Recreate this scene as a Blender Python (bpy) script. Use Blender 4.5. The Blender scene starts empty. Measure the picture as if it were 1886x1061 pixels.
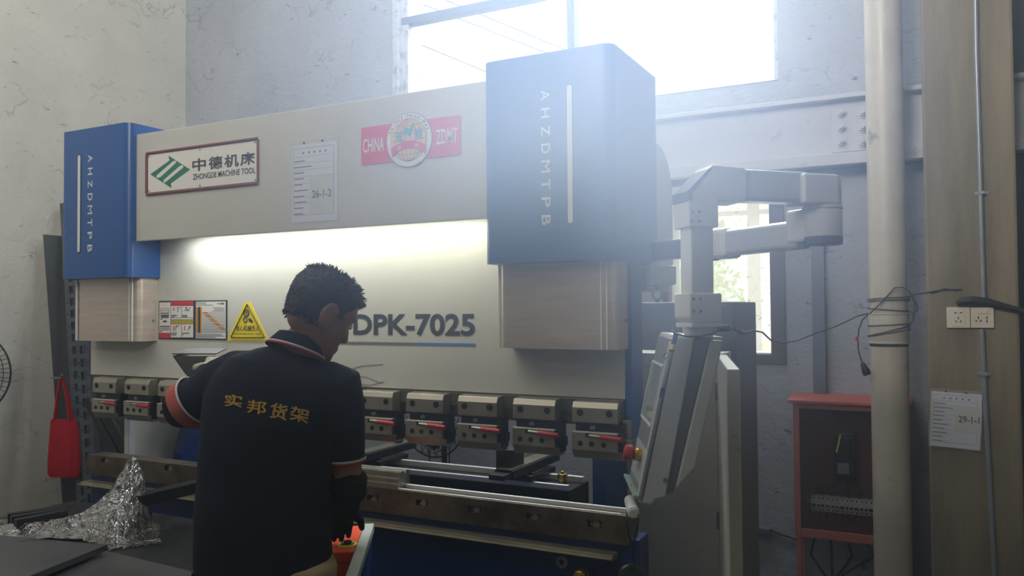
import bpy, bmesh, math, random
from mathutils import Vector, Matrix, noise
from mathutils.bvhtree import BVHTree
random.seed(7)
SC = bpy.context.scene
COL = SC.collection

# ------------------------------------------------------------------ camera
YAW, PITCH, ROLL, FPX = math.radians(27.181), math.radians(1.4385), math.radians(-0.4275), 1496.79
CAM = Vector((0, 0, 1.5))
_f = Vector((-math.sin(YAW) * math.cos(PITCH), math.cos(YAW) * math.cos(PITCH), math.sin(PITCH)))
_r0 = _f.cross(Vector((0, 0, 1))).normalized()
_u0 = _r0.cross(_f)
_r = math.cos(ROLL) * _r0 + math.sin(ROLL) * _u0
_u = -math.sin(ROLL) * _r0 + math.cos(ROLL) * _u0
cam_data = bpy.data.cameras.new('camera')
cam_data.sensor_fit = 'HORIZONTAL'
cam_data.sensor_width = 36
cam_data.lens = FPX / 1886 * 36
cam_data.clip_start = 0.05
cam = bpy.data.objects.new('camera', cam_data)
COL.objects.link(cam)
cam.matrix_world = Matrix(((_r.x, _u.x, -_f.x, CAM.x), (_r.y, _u.y, -_f.y, CAM.y), (_r.z, _u.z, -_f.z, CAM.z), (0, 0, 0, 1)))
SC.camera = cam


def ray(px, py):
    return _f + _r * ((px - 943) / FPX) + _u * ((530.5 - py) / FPX)


def P(px, py, Y=None, X=None, Z=None, d=None):
    """The point of the room seen at a photo pixel, on a plane Y, X or Z, or at a depth d."""
    v = ray(px, py)
    if Y is not None:
        k = Y / v.y
    elif X is not None:
        k = X / v.x
    elif Z is not None:
        k = (Z - CAM.z) / v.z
    else:
        k = d
    return CAM + v * k


# ------------------------------------------------------------------ light and exposure
vs = SC.view_settings
vs.view_transform = 'Standard'
vs.look = 'None'
vs.gamma = 1
vs.exposure = 0
try:
    vs.use_curve_mapping = False
except Exception:
    pass
W = bpy.data.worlds.new('sky')
SC.world = W
W.use_nodes = True
bg = W.node_tree.nodes['Background']
bg.inputs[0].default_value = (1.0, 0.985, 0.96, 1)
bg.inputs[1].default_value = 0.85


def lamp(name, kind, loc, target, energy, color=(1, 1, 1), **kw):
    l = bpy.data.lights.new(name, kind)
    l.energy = energy
    l.color = color
    for k, v in kw.items():
        setattr(l, k, v)
    o = bpy.data.objects.new(name, l)
    COL.objects.link(o)
    o.location = loc
    o.rotation_euler = (Vector(target) - Vector(loc)).to_track_quat('-Z', 'Y').to_euler()
    return o


# low sun behind the high window, shining towards the camera
lamp('sun', 'SUN', (-4, 14, 9), (0, 0, 0.2), 3.4, (1.0, 0.98, 0.95), angle=math.radians(4))
# daylight of the open sky above the window
lamp('sky_light', 'AREA', (-1.9, 5.9, 5.0), (-1.7, 3.0, 1.6), 420, (0.80, 0.90, 1.0), shape='RECTANGLE', size=3.6, size_y=2.0)
# roof light and the daylight of the hall behind the camera
lamp('roof_light', 'AREA', (-2.7, 0.2, 4.35), (-2.9, 1.5, 1.0), 52, (1.0, 0.98, 0.93), shape='RECTANGLE', size=3.5, size_y=2.2)
lamp('hall_light', 'AREA', (2.2, -3.0, 4.4), (-4.9, 2.9, 4.2), 46, (1.0, 0.98, 0.93), shape='RECTANGLE', size=2.6, size_y=1.4, spread=math.radians(50))
lamp('column_fill_light', 'AREA', (-1.5, -3.2, 4.5), (1.1, 3.85, 3.7), 34, (1.0, 0.98, 0.95), shape='RECTANGLE', size=2.0, size_y=1.2, spread=math.radians(50))  # fill lamp added to brighten the column and pipe
# fill lamp added behind the machine to lift the back wall and gauge
lamp('rear_fill_light', 'AREA', (-1.6, 3.35, 4.9), (-1.6, 3.5, 0), 44, (0.82, 0.90, 1.0), shape='RECTANGLE', size=2.6, size_y=0.5)
GLARE_HAZE = 0.022  # density of the thin volume imitating lens glare
GLARE_VEIL = 1.6  # peak density of the denser veil imitating window glare


# ------------------------------------------------------------------ materials
def lin(c):
    return c / 12.92 if c <= 0.04045 else ((c + 0.055) / 1.055) ** 2.4


def S(r, g, b):
    return (lin(r / 255), lin(g / 255), lin(b / 255), 1)


MATS = {}


def mat(name, col, rough=0.5, metal=0.0, var=0.0, vscale=8.0, bump=0.0, bscale=60.0, stretch=(1, 1, 1), dirt=None, dscale=3.0, dlo=0.55, dhi=0.75, emit=0, spec=0.5, coat=0.0, alpha=1.0):
    m = bpy.data.materials.new(name)
    m.use_nodes = True
    nt = m.node_tree
    b = nt.nodes['Principled BSDF']
    N, L = nt.nodes.new, nt.links.new
    b.inputs['Base Color'].default_value = col
    b.inputs['Roughness'].default_value = rough
    b.inputs['Metallic'].default_value = metal
    b.inputs['Specular IOR Level'].default_value = spec
    b.inputs['Coat Weight'].default_value = coat
    b.inputs['Alpha'].default_value = alpha
    if emit:
        b.inputs['Emission Color'].default_value = col
        b.inputs['Emission Strength'].default_value = emit
    if var or bump or dirt:
        tc = N('ShaderNodeTexCoord')
        mp = N('ShaderNodeMapping')
        mp.inputs['Scale'].default_value = stretch
        L(tc.outputs['Object'], mp.inputs[0])
        out = None
        if var:
            n = N('ShaderNodeTexNoise')
            n.inputs['Scale'].default_value = vscale
            n.inputs['Detail'].default_value = 6
            n.inputs['Roughness'].default_value = 0.65
            L(mp.outputs[0], n.inputs['Vector'])
            mr = N('ShaderNodeMapRange')
            mr.inputs[1].default_value = 0.3
            mr.inputs[2].default_value = 0.7
            mr.inputs[3].default_value = 1 - var
            mr.inputs[4].default_value = 1 + var
            L(n.outputs[0], mr.inputs[0])
            mx = N('ShaderNodeVectorMath')
            mx.operation = 'SCALE'
            mx.inputs[0].default_value = col[:3]
            L(mr.outputs[0], mx.inputs['Scale'])
            out = mx.outputs[0]
            rr = N('ShaderNodeMapRange')
            rr.inputs[1].default_value = 0.3
            rr.inputs[2].default_value = 0.7
            rr.inputs[3].default_value = max(0.03, rough - 0.08)
            rr.inputs[4].default_value = min(1, rough + 0.08)
            L(n.outputs[0], rr.inputs[0])
            L(rr.outputs[0], b.inputs['Roughness'])
        if dirt:
            n2 = N('ShaderNodeTexNoise')
            n2.inputs['Scale'].default_value = dscale
            n2.inputs['Detail'].default_value = 9
            n2.inputs['Roughness'].default_value = 0.7
            L(mp.outputs[0], n2.inputs['Vector'])
            r2 = N('ShaderNodeMapRange')
            r2.inputs[1].default_value = dlo
            r2.inputs[2].default_value = dhi
            L(n2.outputs[0], r2.inputs[0])
            mm = N('ShaderNodeMix')
            mm.data_type = 'RGBA'
            L(r2.outputs[0], mm.inputs['Factor'])
            if out:
                L(out, mm.inputs['A'])
            else:
                mm.inputs['A'].default_value = col
            mm.inputs['B'].default_value = dirt
            out = mm.outputs['Result']
        if out:
            L(out, b.inputs['Base Color'])
        if bump:
            n3 = N('ShaderNodeTexNoise')
            n3.inputs['Scale'].default_value = bscale
            n3.inputs['Detail'].default_value = 5
            L(mp.outputs[0], n3.inputs['Vector'])
            bp = N('ShaderNodeBump')
            bp.inputs['Strength'].default_value = bump
            bp.inputs['Distance'].default_value = 0.01
            L(n3.outputs[0], bp.inputs['Height'])
            L(bp.outputs[0], b.inputs['Normal'])
    MATS[name] = m
    return m


def plaster(name, col, crack=0.5, dark=(70, 70, 72), bscale=14.0, bstr=0.35):
    """Old whitewashed plaster: blotches, thin cracks, small chips."""
    m = mat(name, col, 0.85, spec=0.2)
    nt = m.node_tree
    b = nt.nodes['Principled BSDF']
    N, L = nt.nodes.new, nt.links.new
    tc = N('ShaderNodeTexCoord')
    n1 = N('ShaderNodeTexNoise')
    n1.inputs['Scale'].default_value = 1.3
    n1.inputs['Detail'].default_value = 8
    n1.inputs['Roughness'].default_value = 0.62
    L(tc.outputs['Object'], n1.inputs['Vector'])
    r1 = N('ShaderNodeMapRange')
    r1.inputs[1].default_value = 0.3
    r1.inputs[2].default_value = 0.72
    r1.inputs[3].default_value = 1.06
    r1.inputs[4].default_value = 0.82
    L(n1.outputs[0], r1.inputs[0])
    sc = N('ShaderNodeVectorMath')
    sc.operation = 'SCALE'
    sc.inputs[0].default_value = col[:3]
    L(r1.outputs[0], sc.inputs['Scale'])
    # cracks along distorted cell borders, broken up by a second noise
    nd = N('ShaderNodeTexNoise')
    nd.inputs['Scale'].default_value = 2.2
    nd.inputs['Detail'].default_value = 7
    L(tc.outputs['Object'], nd.inputs['Vector'])
    add = N('ShaderNodeVectorMath')
    add.operation = 'MULTIPLY_ADD'
    add.inputs[1].default_value = (0.9, 0.9, 0.9)
    L(nd.outputs['Color'], add.inputs[0])
    L(tc.outputs['Object'], add.inputs[2])
    vo = N('ShaderNodeTexVoronoi')
    vo.feature = 'DISTANCE_TO_EDGE'
    vo.inputs['Scale'].default_value = 1.7
    mv = N('ShaderNodeMapping')
    mv.inputs['Scale'].default_value = (1, 1, 2.2)
    L(add.outputs[0], mv.inputs[0])
    L(mv.outputs[0], vo.inputs['Vector'])
    rc = N('ShaderNodeMapRange')
    rc.inputs[1].default_value = 0.0
    rc.inputs[2].default_value = 0.016
    rc.inputs[3].default_value = crack
    rc.inputs[4].default_value = 0.0
    L(vo.outputs['Distance'], rc.inputs[0])
    nb = N('ShaderNodeTexNoise')
    nb.inputs['Scale'].default_value = 2.9
    nb.inputs['Detail'].default_value = 4
    L(tc.outputs['Object'], nb.inputs['Vector'])
    rb = N('ShaderNodeMapRange')
    rb.inputs[1].default_value = 0.5
    rb.inputs[2].default_value = 0.62
    L(nb.outputs[0], rb.inputs[0])
    mu = N('ShaderNodeMath')
    mu.operation = 'MULTIPLY'
    L(rc.outputs[0], mu.inputs[0])
    L(rb.outputs[0], mu.inputs[1])
    # chips
    nc = N('ShaderNodeTexNoise')
    nc.inputs['Scale'].default_value = 9
    nc.inputs['Detail'].default_value = 5
    nc.inputs['Roughness'].default_value = 0.75
    ms = N('ShaderNodeMapping')
    ms.inputs['Scale'].default_value = (1, 1, 2.6)
    ms.inputs['Rotation'].default_value = (0.15, 0.2, 0)
    L(tc.outputs['Object'], ms.inputs[0])
    L(ms.outputs[0], nc.inputs['Vector'])
    rp = N('ShaderNodeMapRange')
    rp.inputs[1].default_value = 0.63
    rp.inputs[2].default_value = 0.70
    rp.inputs[4].default_value = 0.75
    L(nc.outputs[0], rp.inputs[0])
    mxx = N('ShaderNodeMath')
    mxx.operation = 'MAXIMUM'
    L(mu.outputs[0], mxx.inputs[0])
    L(rp.outputs[0], mxx.inputs[1])
    mm = N('ShaderNodeMix')
    mm.data_type = 'RGBA'
    L(mxx.outputs[0], mm.inputs['Factor'])
    L(sc.outputs[0], mm.inputs['A'])
    mm.inputs['B'].default_value = S(*dark)
    L(mm.outputs['Result'], b.inputs['Base Color'])
    n3 = N('ShaderNodeTexNoise')
    n3.inputs['Scale'].default_value = bscale
    n3.inputs['Detail'].default_value = 8
    n3.inputs['Roughness'].default_value = 0.7
    L(tc.outputs['Object'], n3.inputs['Vector'])
    bp = N('ShaderNodeBump')
    bp.inputs['Strength'].default_value = bstr
    bp.inputs['Distance'].default_value = 0.02
    L(n3.outputs[0], bp.inputs['Height'])
    L(bp.outputs[0], b.inputs['Normal'])
    return m


def pane_material(name, tint, clear, speck, white):
    """Dusty window glass: mostly clear, milky film, dark specks."""
    m = bpy.data.materials.new(name)
    m.use_nodes = True
    nt = m.node_tree
    nt.nodes.clear()
    N, L = nt.nodes.new, nt.links.new
    out = N('ShaderNodeOutputMaterial')
    tr = N('ShaderNodeBsdfTransparent')
    tr.inputs[0].default_value = (*tint, 1)
    tl = N('ShaderNodeBsdfTranslucent')
    tl.inputs[0].default_value = (*white, 1)
    df = N('ShaderNodeBsdfDiffuse')
    df.inputs[0].default_value = S(110, 105, 100)
    tc = N('ShaderNodeTexCoord')
    n = N('ShaderNodeTexNoise')
    n.inputs['Scale'].default_value = 60
    n.inputs['Detail'].default_value = 4
    n.inputs['Roughness'].default_value = 0.8
    L(tc.outputs['Object'], n.inputs['Vector'])
    n2 = N('ShaderNodeTexNoise')
    n2.inputs['Scale'].default_value = 3
    n2.inputs['Detail'].default_value = 5
    L(tc.outputs['Object'], n2.inputs['Vector'])
    ad = N('ShaderNodeMath')
    ad.operation = 'MULTIPLY_ADD'
    ad.inputs[1].default_value = 0.35
    L(n2.outputs[0], ad.inputs[0])
    L(n.outputs[0], ad.inputs[2])
    r = N('ShaderNodeMapRange')
    r.inputs[1].default_value = speck
    r.inputs[2].default_value = speck + 0.06
    r.inputs[4].default_value = 0.7
    L(ad.outputs[0], r.inputs[0])
    m1 = N('ShaderNodeMixShader')
    m1.inputs[0].default_value = 1 - clear
    L(tr.outputs[0], m1.inputs[1])
    L(tl.outputs[0], m1.inputs[2])
    m2 = N('ShaderNodeMixShader')
    L(r.outputs[0], m2.inputs[0])
    L(m1.outputs[0], m2.inputs[1])
    L(df.outputs[0], m2.inputs[2])
    L(m2.outputs[0], out.inputs[0])
    return m


def film_material():
    m = bpy.data.materials.new('clear_film')
    m.use_nodes = True
    nt = m.node_tree
    nt.nodes.clear()
    N, L = nt.nodes.new, nt.links.new
    out = N('ShaderNodeOutputMaterial')
    tr = N('ShaderNodeBsdfTransparent')
    tr.inputs[0].default_value = (0.94, 0.95, 0.95, 1)
    gl = N('ShaderNodeBsdfGlossy')
    gl.inputs['Roughness'].default_value = 0.05
    df = N('ShaderNodeBsdfDiffuse')
    df.inputs[0].default_value = S(205, 205, 200)
    fr = N('ShaderNodeFresnel')
    fr.inputs[0].default_value = 1.6
    tc = N('ShaderNodeTexCoord')
    n = N('ShaderNodeTexNoise')
    n.inputs['Scale'].default_value = 15
    n.inputs['Detail'].default_value = 3
    n.inputs['Distortion'].default_value = 1.6
    L(tc.outputs['Object'], n.inputs['Vector'])
    bp = N('ShaderNodeBump')
    bp.inputs['Strength'].default_value = 1.0
    bp.inputs['Distance'].default_value = 0.02
    L(n.outputs[0], bp.inputs['Height'])
    for x in (gl, fr):
        L(bp.outputs[0], x.inputs['Normal'])
    mm = N('ShaderNodeMath')
    mm.operation = 'MULTIPLY_ADD'
    mm.inputs[1].default_value = 3.0
    mm.inputs[2].default_value = 0.03
    L(fr.outputs[0], mm.inputs[0])
    m0 = N('ShaderNodeMixShader')
    m0.inputs[0].default_value = 0.05
    L(tr.outputs[0], m0.inputs[1])
    L(df.outputs[0], m0.inputs[2])
    m1 = N('ShaderNodeMixShader')
    L(mm.outputs[0], m1.inputs[0])
    L(m0.outputs[0], m1.inputs[1])
    L(gl.outputs[0], m1.inputs[2])
    L(m1.outputs[0], out.inputs[0])
    return m


M_white = mat('machine_white_paint', S(196, 194, 184), 0.42, var=0.04, vscale=3, dirt=S(150, 140, 120), dscale=2.2, dlo=0.62, dhi=0.9)
M_ramp = mat('ram_white_paint', S(200, 198, 188), 0.36, var=0.05, vscale=2.5, dirt=S(150, 138, 116), dscale=4, dlo=0.6, dhi=0.85)
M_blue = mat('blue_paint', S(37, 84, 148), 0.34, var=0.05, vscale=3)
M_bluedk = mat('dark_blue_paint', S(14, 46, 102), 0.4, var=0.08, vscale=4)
M_stain = mat('brushed_stainless', S(206, 192, 180), 0.36, 0.5, var=0.10, vscale=5, bump=0.05, bscale=40, stretch=(1, 1, 14))
M_olive = mat('oiled_steel', S(112, 106, 84), 0.45, 0.55, var=0.12, vscale=9)
M_clamp = mat('ground_steel', S(168, 162, 148), 0.36, 0.75, var=0.10, vscale=14)
M_dksteel = mat('black_steel', S(38, 40, 44), 0.4, 0.5, var=0.15, vscale=10)
M_tabst = mat('table_steel', S(112, 100, 86), 0.42, 0.7, var=0.2, vscale=10, dirt=S(60, 46, 34), dscale=8, dlo=0.45, dhi=0.75)
M_bright = mat('bright_glint_edge', S(238, 236, 230), 0.42, 0.35)  # window reflection put into a pale, mostly diffuse colour
M_rail = mat('rail_steel', S(176, 170, 148), 0.35, 0.75, var=0.14, vscale=14)
M_black = mat('black_plastic', S(20, 21, 23), 0.45)
M_hole = mat('dark_recess', S(10, 10, 12), 0.8)
M_red = mat('red_grip', S(170, 36, 34), 0.4)
M_brass = mat('brass', S(196, 160, 70), 0.3, 0.9, var=0.1, vscale=20)
M_led = mat('led_diffuser', (0.95, 1.0, 0.96, 1), 0.5, emit=5)
M_grey = mat('grey_paint', S(120, 124, 126), 0.45, var=0.05, vscale=4)
M_arm = mat('arm_grey_paint', S(202, 204, 204), 0.42, var=0.03, vscale=5, bump=0.05, bscale=260)
M_armdk = mat('arm_dark_cap', S(62, 66, 76), 0.5)
M_armtub = mat('arm_tube_aluminium', S(194, 196, 198), 0.35, 0.35, var=0.04, vscale=5)
M_cream = mat('cream_paint', S(206, 202, 190), 0.45, var=0.05, vscale=4, dirt=S(120, 105, 85), dscale=5, dlo=0.62, dhi=0.8)
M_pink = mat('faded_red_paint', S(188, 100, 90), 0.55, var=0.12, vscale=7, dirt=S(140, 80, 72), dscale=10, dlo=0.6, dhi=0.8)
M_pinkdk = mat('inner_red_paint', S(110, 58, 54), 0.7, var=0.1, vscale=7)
M_pipe = mat('pvc_pipe', S(194, 186, 168), 0.42, var=0.09, vscale=5, dirt=S(80, 68, 56), dscale=7, dlo=0.62, dhi=0.74)
M_conc = mat('bare_concrete', S(130, 119, 99), 0.85, var=0.28, vscale=9, bump=0.25, bscale=40, stretch=(1, 1, 0.12), dirt=S(112, 102, 86), dscale=10, dlo=0.52, dhi=0.75)
M_conduit = mat('grey_conduit', S(140, 146, 152), 0.35, 0.3, var=0.08, vscale=12)
M_trunk = mat('grey_trunking', S(112, 118, 130), 0.5, var=0.06, vscale=6)
M_beam = mat('beam_paint', S(186, 186, 192), 0.55, var=0.08, vscale=3, bump=0.1, bscale=30, dirt=S(120, 116, 116), dscale=6, dlo=0.6, dhi=0.8)
M_sock = mat('socket_plastic', S(214, 206, 186), 0.4)
M_paper = mat('paper', S(214, 216, 222), 0.7, var=0.03, vscale=5)
M_ink = mat('print_ink', S(52, 54, 64), 0.7)
M_inkl = mat('pale_print', S(120, 124, 140), 0.7)
M_label = mat('label_paper', S(206, 206, 198), 0.7)
M_sleeve = mat('plastic_sleeve', S(225, 226, 228), 0.2, alpha=0.10)
M_signw = mat('sign_white', S(226, 222, 214), 0.4)
M_signred = mat('sign_red_edge', S(126, 70, 70), 0.5)
M_green = mat('sign_green', S(28, 118, 90), 0.5)
M_charc = mat('sign_charcoal', S(58, 62, 68), 0.5)
M_redpl = mat('plate_red', S(206, 52, 72), 0.45)
M_pink2 = mat('badge_red', S(214, 64, 92), 0.45)
M_beige = mat('badge_globe', S(222, 186, 140), 0.5)
M_cyan = mat('badge_teal', S(60, 160, 168), 0.5)
M_yel = mat('sign_yellow', S(240, 216, 30), 0.45)
M_yeldk = mat('plate_ochre', S(178, 160, 70), 0.5)
M_orng = mat('plate_orange', S(196, 140, 66), 0.5)
M_glyph = mat('white_lettering', S(212, 214, 214), 0.45)
M_greyln = mat('underline_grey', S(112, 114, 112), 0.5)
M_blueln = mat('underline_blue', S(72, 124, 188), 0.5)
M_navy = mat('navy_polo', S(30, 35, 50), 0.85, var=0.12, vscale=20, bump=0.25, bscale=22, spec=0.2)
M_navy2 = mat('navy_collar', S(24, 34, 52), 0.85, bump=0.2, bscale=150, spec=0.2)
M_stripe = mat('stripe_white', S(206, 206, 206), 0.8)
M_strred = mat('stripe_red', S(176, 44, 48), 0.8)
M_gold = mat('gold_print', S(190, 150, 58), 0.6)
M_salmon = mat('salmon_cuff', S(184, 98, 86), 0.85, var=0.06, vscale=20, spec=0.2)
M_cuffbl = mat('black_sleeve_cloth', S(20, 22, 27), 0.9, bump=0.3, bscale=40, spec=0.15)
M_skin = mat('skin', S(152, 106, 86), 0.55, var=0.05, vscale=12)
M_hair = mat('black_hair', S(20, 19, 20), 0.6, var=0.2, vscale=60)
M_khaki = mat('khaki_cloth', S(168, 150, 118), 0.9, var=0.05, vscale=14, spec=0.2)
M_shoe = mat('shoe', S(40, 40, 44), 0.6)
M_glove = mat('cotton_glove', S(186, 178, 162), 0.9, bump=0.2, bscale=90)
M_sheetm = mat('cold_rolled_sheet', S(104, 106, 108), 0.36, 0.8, var=0.12, vscale=4)
M_gsheet = mat('grey_workpiece', S(112, 114, 112), 0.45, 0.6, var=0.05, vscale=6)
M_uprt = mat('grey_rack_steel', S(74, 78, 86), 0.5, 0.3, var=0.12, vscale=8)
M_dsheet = mat('leaning_grey_sheet', S(78, 80, 80), 0.55, 0.3, var=0.15, vscale=2.5)
M_bag = mat('red_fabric', S(170, 22, 38), 0.85, var=0.08, vscale=14, bump=0.25, bscale=120, spec=0.2)
M_orange = mat('orange_paint', S(232, 84, 40), 0.4, var=0.05, vscale=5, dirt=S(150, 70, 45), dscale=14, dlo=0.66, dhi=0.76)
M_palegr = mat('worn_pale_paint', S(176, 182, 172), 0.5, var=0.08, vscale=9, dirt=S(90, 92, 90), dscale=30, dlo=0.62, dhi=0.7)
M_bolt = mat('bolt_steel', S(150, 150, 150), 0.4, 0.7)
M_wire = mat('cable_rubber', S(48, 46, 48), 0.6)
M_wireb = mat('black_cable', S(22, 25, 30), 0.6)
M_glass = mat('screen_glass', S(128, 138, 138), 0.12, spec=0.6)
M_teal = mat('pale_glass_edge', S(150, 178, 170), 0.2)
M_pen = mat('blue_pen', S(30, 44, 140), 0.35)
M_penw = mat('grey_pen', S(140, 142, 146), 0.35)
M_wood = mat('work_table_wood', S(110, 92, 70), 0.8, var=0.15, vscale=8)
M_floor = plaster('floor_concrete', S(72, 70, 66), 0.4, (40, 40, 40))
M_wallL = plaster('left_wall_plaster', S(206, 205, 196), 0.45, (84, 83, 80), 16, 0.5)
M_wallB = plaster('back_wall_plaster', S(178, 182, 190), 0.45, (62, 66, 76), 20, 0.6)
M_ceil = plaster('ceiling_plaster', S(120, 120, 118), 0.2)
M_frame = mat('window_frame_paint', S(96, 102, 120), 0.6, var=0.1, vscale=9)
M_framel = mat('window_post_paint', S(196, 200, 206), 0.6, var=0.1, vscale=9, dirt=S(120, 122, 126), dscale=14, dlo=0.5, dhi=0.7)
M_brown = mat('window_wood', S(96, 82, 84), 0.7, var=0.1, vscale=9)
M_pane = pane_material('dusty_pane', (0.94, 0.94, 0.94), 0.94, 0.82, (0.7, 0.69, 0.66))
M_pane2 = pane_material('frosted_pane', (0.95, 0.96, 0.94), 0.72, 0.80, (0.92, 0.94, 0.92))
M_film = film_material()
M_leaf = mat('leaf_green', S(150, 178, 84), 0.8, var=0.3, vscale=8)
M_grass = mat('field_green', S(196, 194, 128), 0.9, var=0.2, vscale=2)
M_bark = mat('bark', S(90, 76, 62), 0.9)
M_polec = mat('pole_concrete', S(190, 186, 180), 0.8)
M_darkpanel = mat('dark_green_panel', S(44, 52, 50), 0.7)


# ------------------------------------------------------------------ mesh helpers
class MB:
    """Collects shapes in room coordinates; build() links them as ONE mesh object."""

    def __init__(self):
        self.v, self.f = [], []

    def add(self, vs, fs):
        n = len(self.v)
        self.v += [Vector(x) for x in vs]
        self.f += [tuple(i + n for i in f) for f in fs]
        return self

    def bx(self, x0, x1, y0, y1, z0, z1):
        c = [(x, y, z) for z in (z0, z1) for y in (y0, y1) for x in (x0, x1)]
        return self.add(c, [(0, 2, 3, 1), (4, 5, 7, 6), (0, 1, 5, 4), (2, 6, 7, 3), (0, 4, 6, 2), (1, 3, 7, 5)])

    def obx(self, c, u, v, w, su, sv, sw):
        """box centred at c with axes u, v, w and full sizes"""
        c = Vector(c)
        u, v, w = Vector(u).normalized() * su / 2, Vector(v).normalized() * sv / 2, Vector(w).normalized() * sw / 2
        p = [c + u * a + v * b + w * d for d in (-1, 1) for b in (-1, 1) for a in (-1, 1)]
        return self.add(p, [(0, 2, 3, 1), (4, 5, 7, 6), (0, 1, 5, 4), (2, 6, 7, 3), (0, 4, 6, 2), (1, 3, 7, 5)])

    def bar(self, a, b, w, h, up=(0, 0, 1)):
        a, b = Vector(a), Vector(b)
        t = (b - a).normalized()
        s = t.cross(Vector(up)).normalized()
        n = s.cross(t)
        return self.obx((a + b) / 2, t, s, n, (b - a).length, w, h)

    def cyl(self, a, b, r, n=20, r2=None, caps=True):
        a, b = Vector(a), Vector(b)
        r2 = r if r2 is None else r2
        t = (b - a).normalized()
        s = t.orthogonal().normalized()
        q = t.cross(s)
        vs = []
        for c, rr in ((a, r), (b, r2)):
            vs += [c + (s * math.cos(2 * math.pi * i / n) + q * math.sin(2 * math.pi * i / n)) * rr for i in range(n)]
        fs = [(i, (i + 1) % n, n + (i + 1) % n, n + i) for i in range(n)]
        if caps:
            fs += [tuple(range(n - 1, -1, -1)), tuple(range(n, 2 * n))]
        return self.add(vs, fs)

    def tube(self, pts, r, n=8, closed=False):
        pts = [Vector(p) for p in pts]
        m = len(pts)
        vs, fs = [], []
        s = None
        for i, p in enumerate(pts):
            a = pts[(i - 1) % m] if closed or i > 0 else p
            b = pts[(i + 1) % m] if closed or i < m - 1 else p
            t = (b - a).normalized()
            if s is None:
                s = t.orthogonal().normalized()
            s = (s - t * s.dot(t)).normalized()
            q = t.cross(s)
            rr = r[i] if isinstance(r, (list, tuple)) else r
            vs += [p + (s * math.cos(2 * math.pi * k / n) + q * math.sin(2 * math.pi * k / n)) * rr for k in range(n)]
        seg = m if closed else m - 1
        for i in range(seg):
            j = (i + 1) % m
            fs += [(i * n + k, i * n + (k + 1) % n, j * n + (k + 1) % n, j * n + k) for k in range(n)]
        if not closed:
            fs += [tuple(range(n - 1, -1, -1)), tuple(range((m - 1) * n, m * n))]
        return self.add(vs, fs)

    def prism(self, poly, e):
        """polygon of points swept along vector e"""
        poly = [Vector(p) for p in poly]
        e = Vector(e)
        n = len(poly)
        return self.add(poly + [p + e for p in poly], [tuple(range(n - 1, -1, -1)), tuple(range(n, 2 * n))] + [(i, (i + 1) % n, n + (i + 1) % n, n + i) for i in range(n)])

    def loft(self, rings, cap=True):
        n = len(rings[0])
        vs = [p for r in rings for p in r]
        fs = []
        for i in range(len(rings) - 1):
            fs += [(i * n + k, i * n + (k + 1) % n, (i + 1) * n + (k + 1) % n, (i + 1) * n + k) for k in range(n)]
        if cap:
            fs += [tuple(range(n - 1, -1, -1)), tuple(range((len(rings) - 1) * n, len(rings) * n))]
        return self.add(vs, fs)

    def ell(self, c, ax, n=16, m=10):
        """ellipsoid with three axis vectors"""
        c = Vector(c)
        ax = [Vector(a) for a in ax]
        rings = []
        for i in range(1, m):
            th = math.pi * i / m
            rings.append([c + ax[2] * -math.cos(th) + (ax[0] * math.cos(2 * math.pi * k / n) + ax[1] * math.sin(2 * math.pi * k / n)) * math.sin(th) for k in range(n)])
        return self.loft(rings)

    def quad(self, a, b, c, d):
        return self.add([a, b, c, d], [(0, 1, 2, 3)])

    def build(self, name, m, parent=None, bevel=0.0, seg=2, smooth=False, recalc=True):
        me = bpy.data.meshes.new(name)
        o0 = ORIG.get(parent.name, Vector()) if parent else Vector()
        bm = bmesh.new()
        vs = [bm.verts.new(p - o0) for p in self.v]
        for f in self.f:
            try:
                bm.faces.new([vs[i] for i in f])
            except ValueError:
                pass
        if recalc:
            bmesh.ops.recalc_face_normals(bm, faces=bm.faces[:])
        if bevel:
            ed = [e for e in bm.edges if len(e.link_faces) == 2 and e.calc_face_angle(0) > 0.6]
            bmesh.ops.bevel(bm, geom=ed, offset=bevel, segments=seg, profile=0.5, affect='EDGES', clamp_overlap=True)
        bm.to_mesh(me)
        bm.free()
        if smooth:
            for p in me.polygons:
                p.use_smooth = True
            me.set_sharp_from_angle(angle=math.radians(38))
        me.materials.append(m)
        o = bpy.data.objects.new(name, me)
        COL.objects.link(o)
        if parent:
            o.parent = parent
        ORIG[o.name] = o0
        return o


ORIG = {}


def thing(name, loc, label, cat, group=None):
    o = bpy.data.objects.new(name, None)
    o.empty_display_size = 0.1
    COL.objects.link(o)
    o.location = loc
    ORIG[o.name] = Vector(loc)
    return tag(o, label, cat, group)


def tag(o, label, cat, group=None, kind=None):
    o['label'] = label
    o['category'] = cat
    if group:
        o['group'] = group
    if kind:
        o['kind'] = kind
    return o


def structure(o, label=None, cat=None):
    o['kind'] = 'structure'
    if label:
        o['label'] = label
    if cat:
        o['category'] = cat
    return o


def remesh(o, voxel, smooth=4, disp=None):
    """weld overlapping shapes of a mesh object into one continuous surface"""
    md = o.modifiers.new('r', 'REMESH')
    md.mode = 'VOXEL'
    md.voxel_size = voxel
    md.use_smooth_shade = True
    if smooth:
        sm = o.modifiers.new('s', 'SMOOTH')
        sm.factor = 0.5
        sm.iterations = smooth
    dg = bpy.context.evaluated_depsgraph_get()
    dg.update()
    me = bpy.data.meshes.new_from_object(o.evaluated_get(dg))
    o.modifiers.clear()
    me.materials.clear()
    me.materials.append(o.data.materials[0])
    o.data = me
    if disp:
        for v in me.vertices:
            v.co += v.normal * disp(v.co)
    for p in me.polygons:
        p.use_smooth = True
    return o


UX, UZ = Vector((1, 0, 0)), Vector((0, 0, 1))


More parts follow.
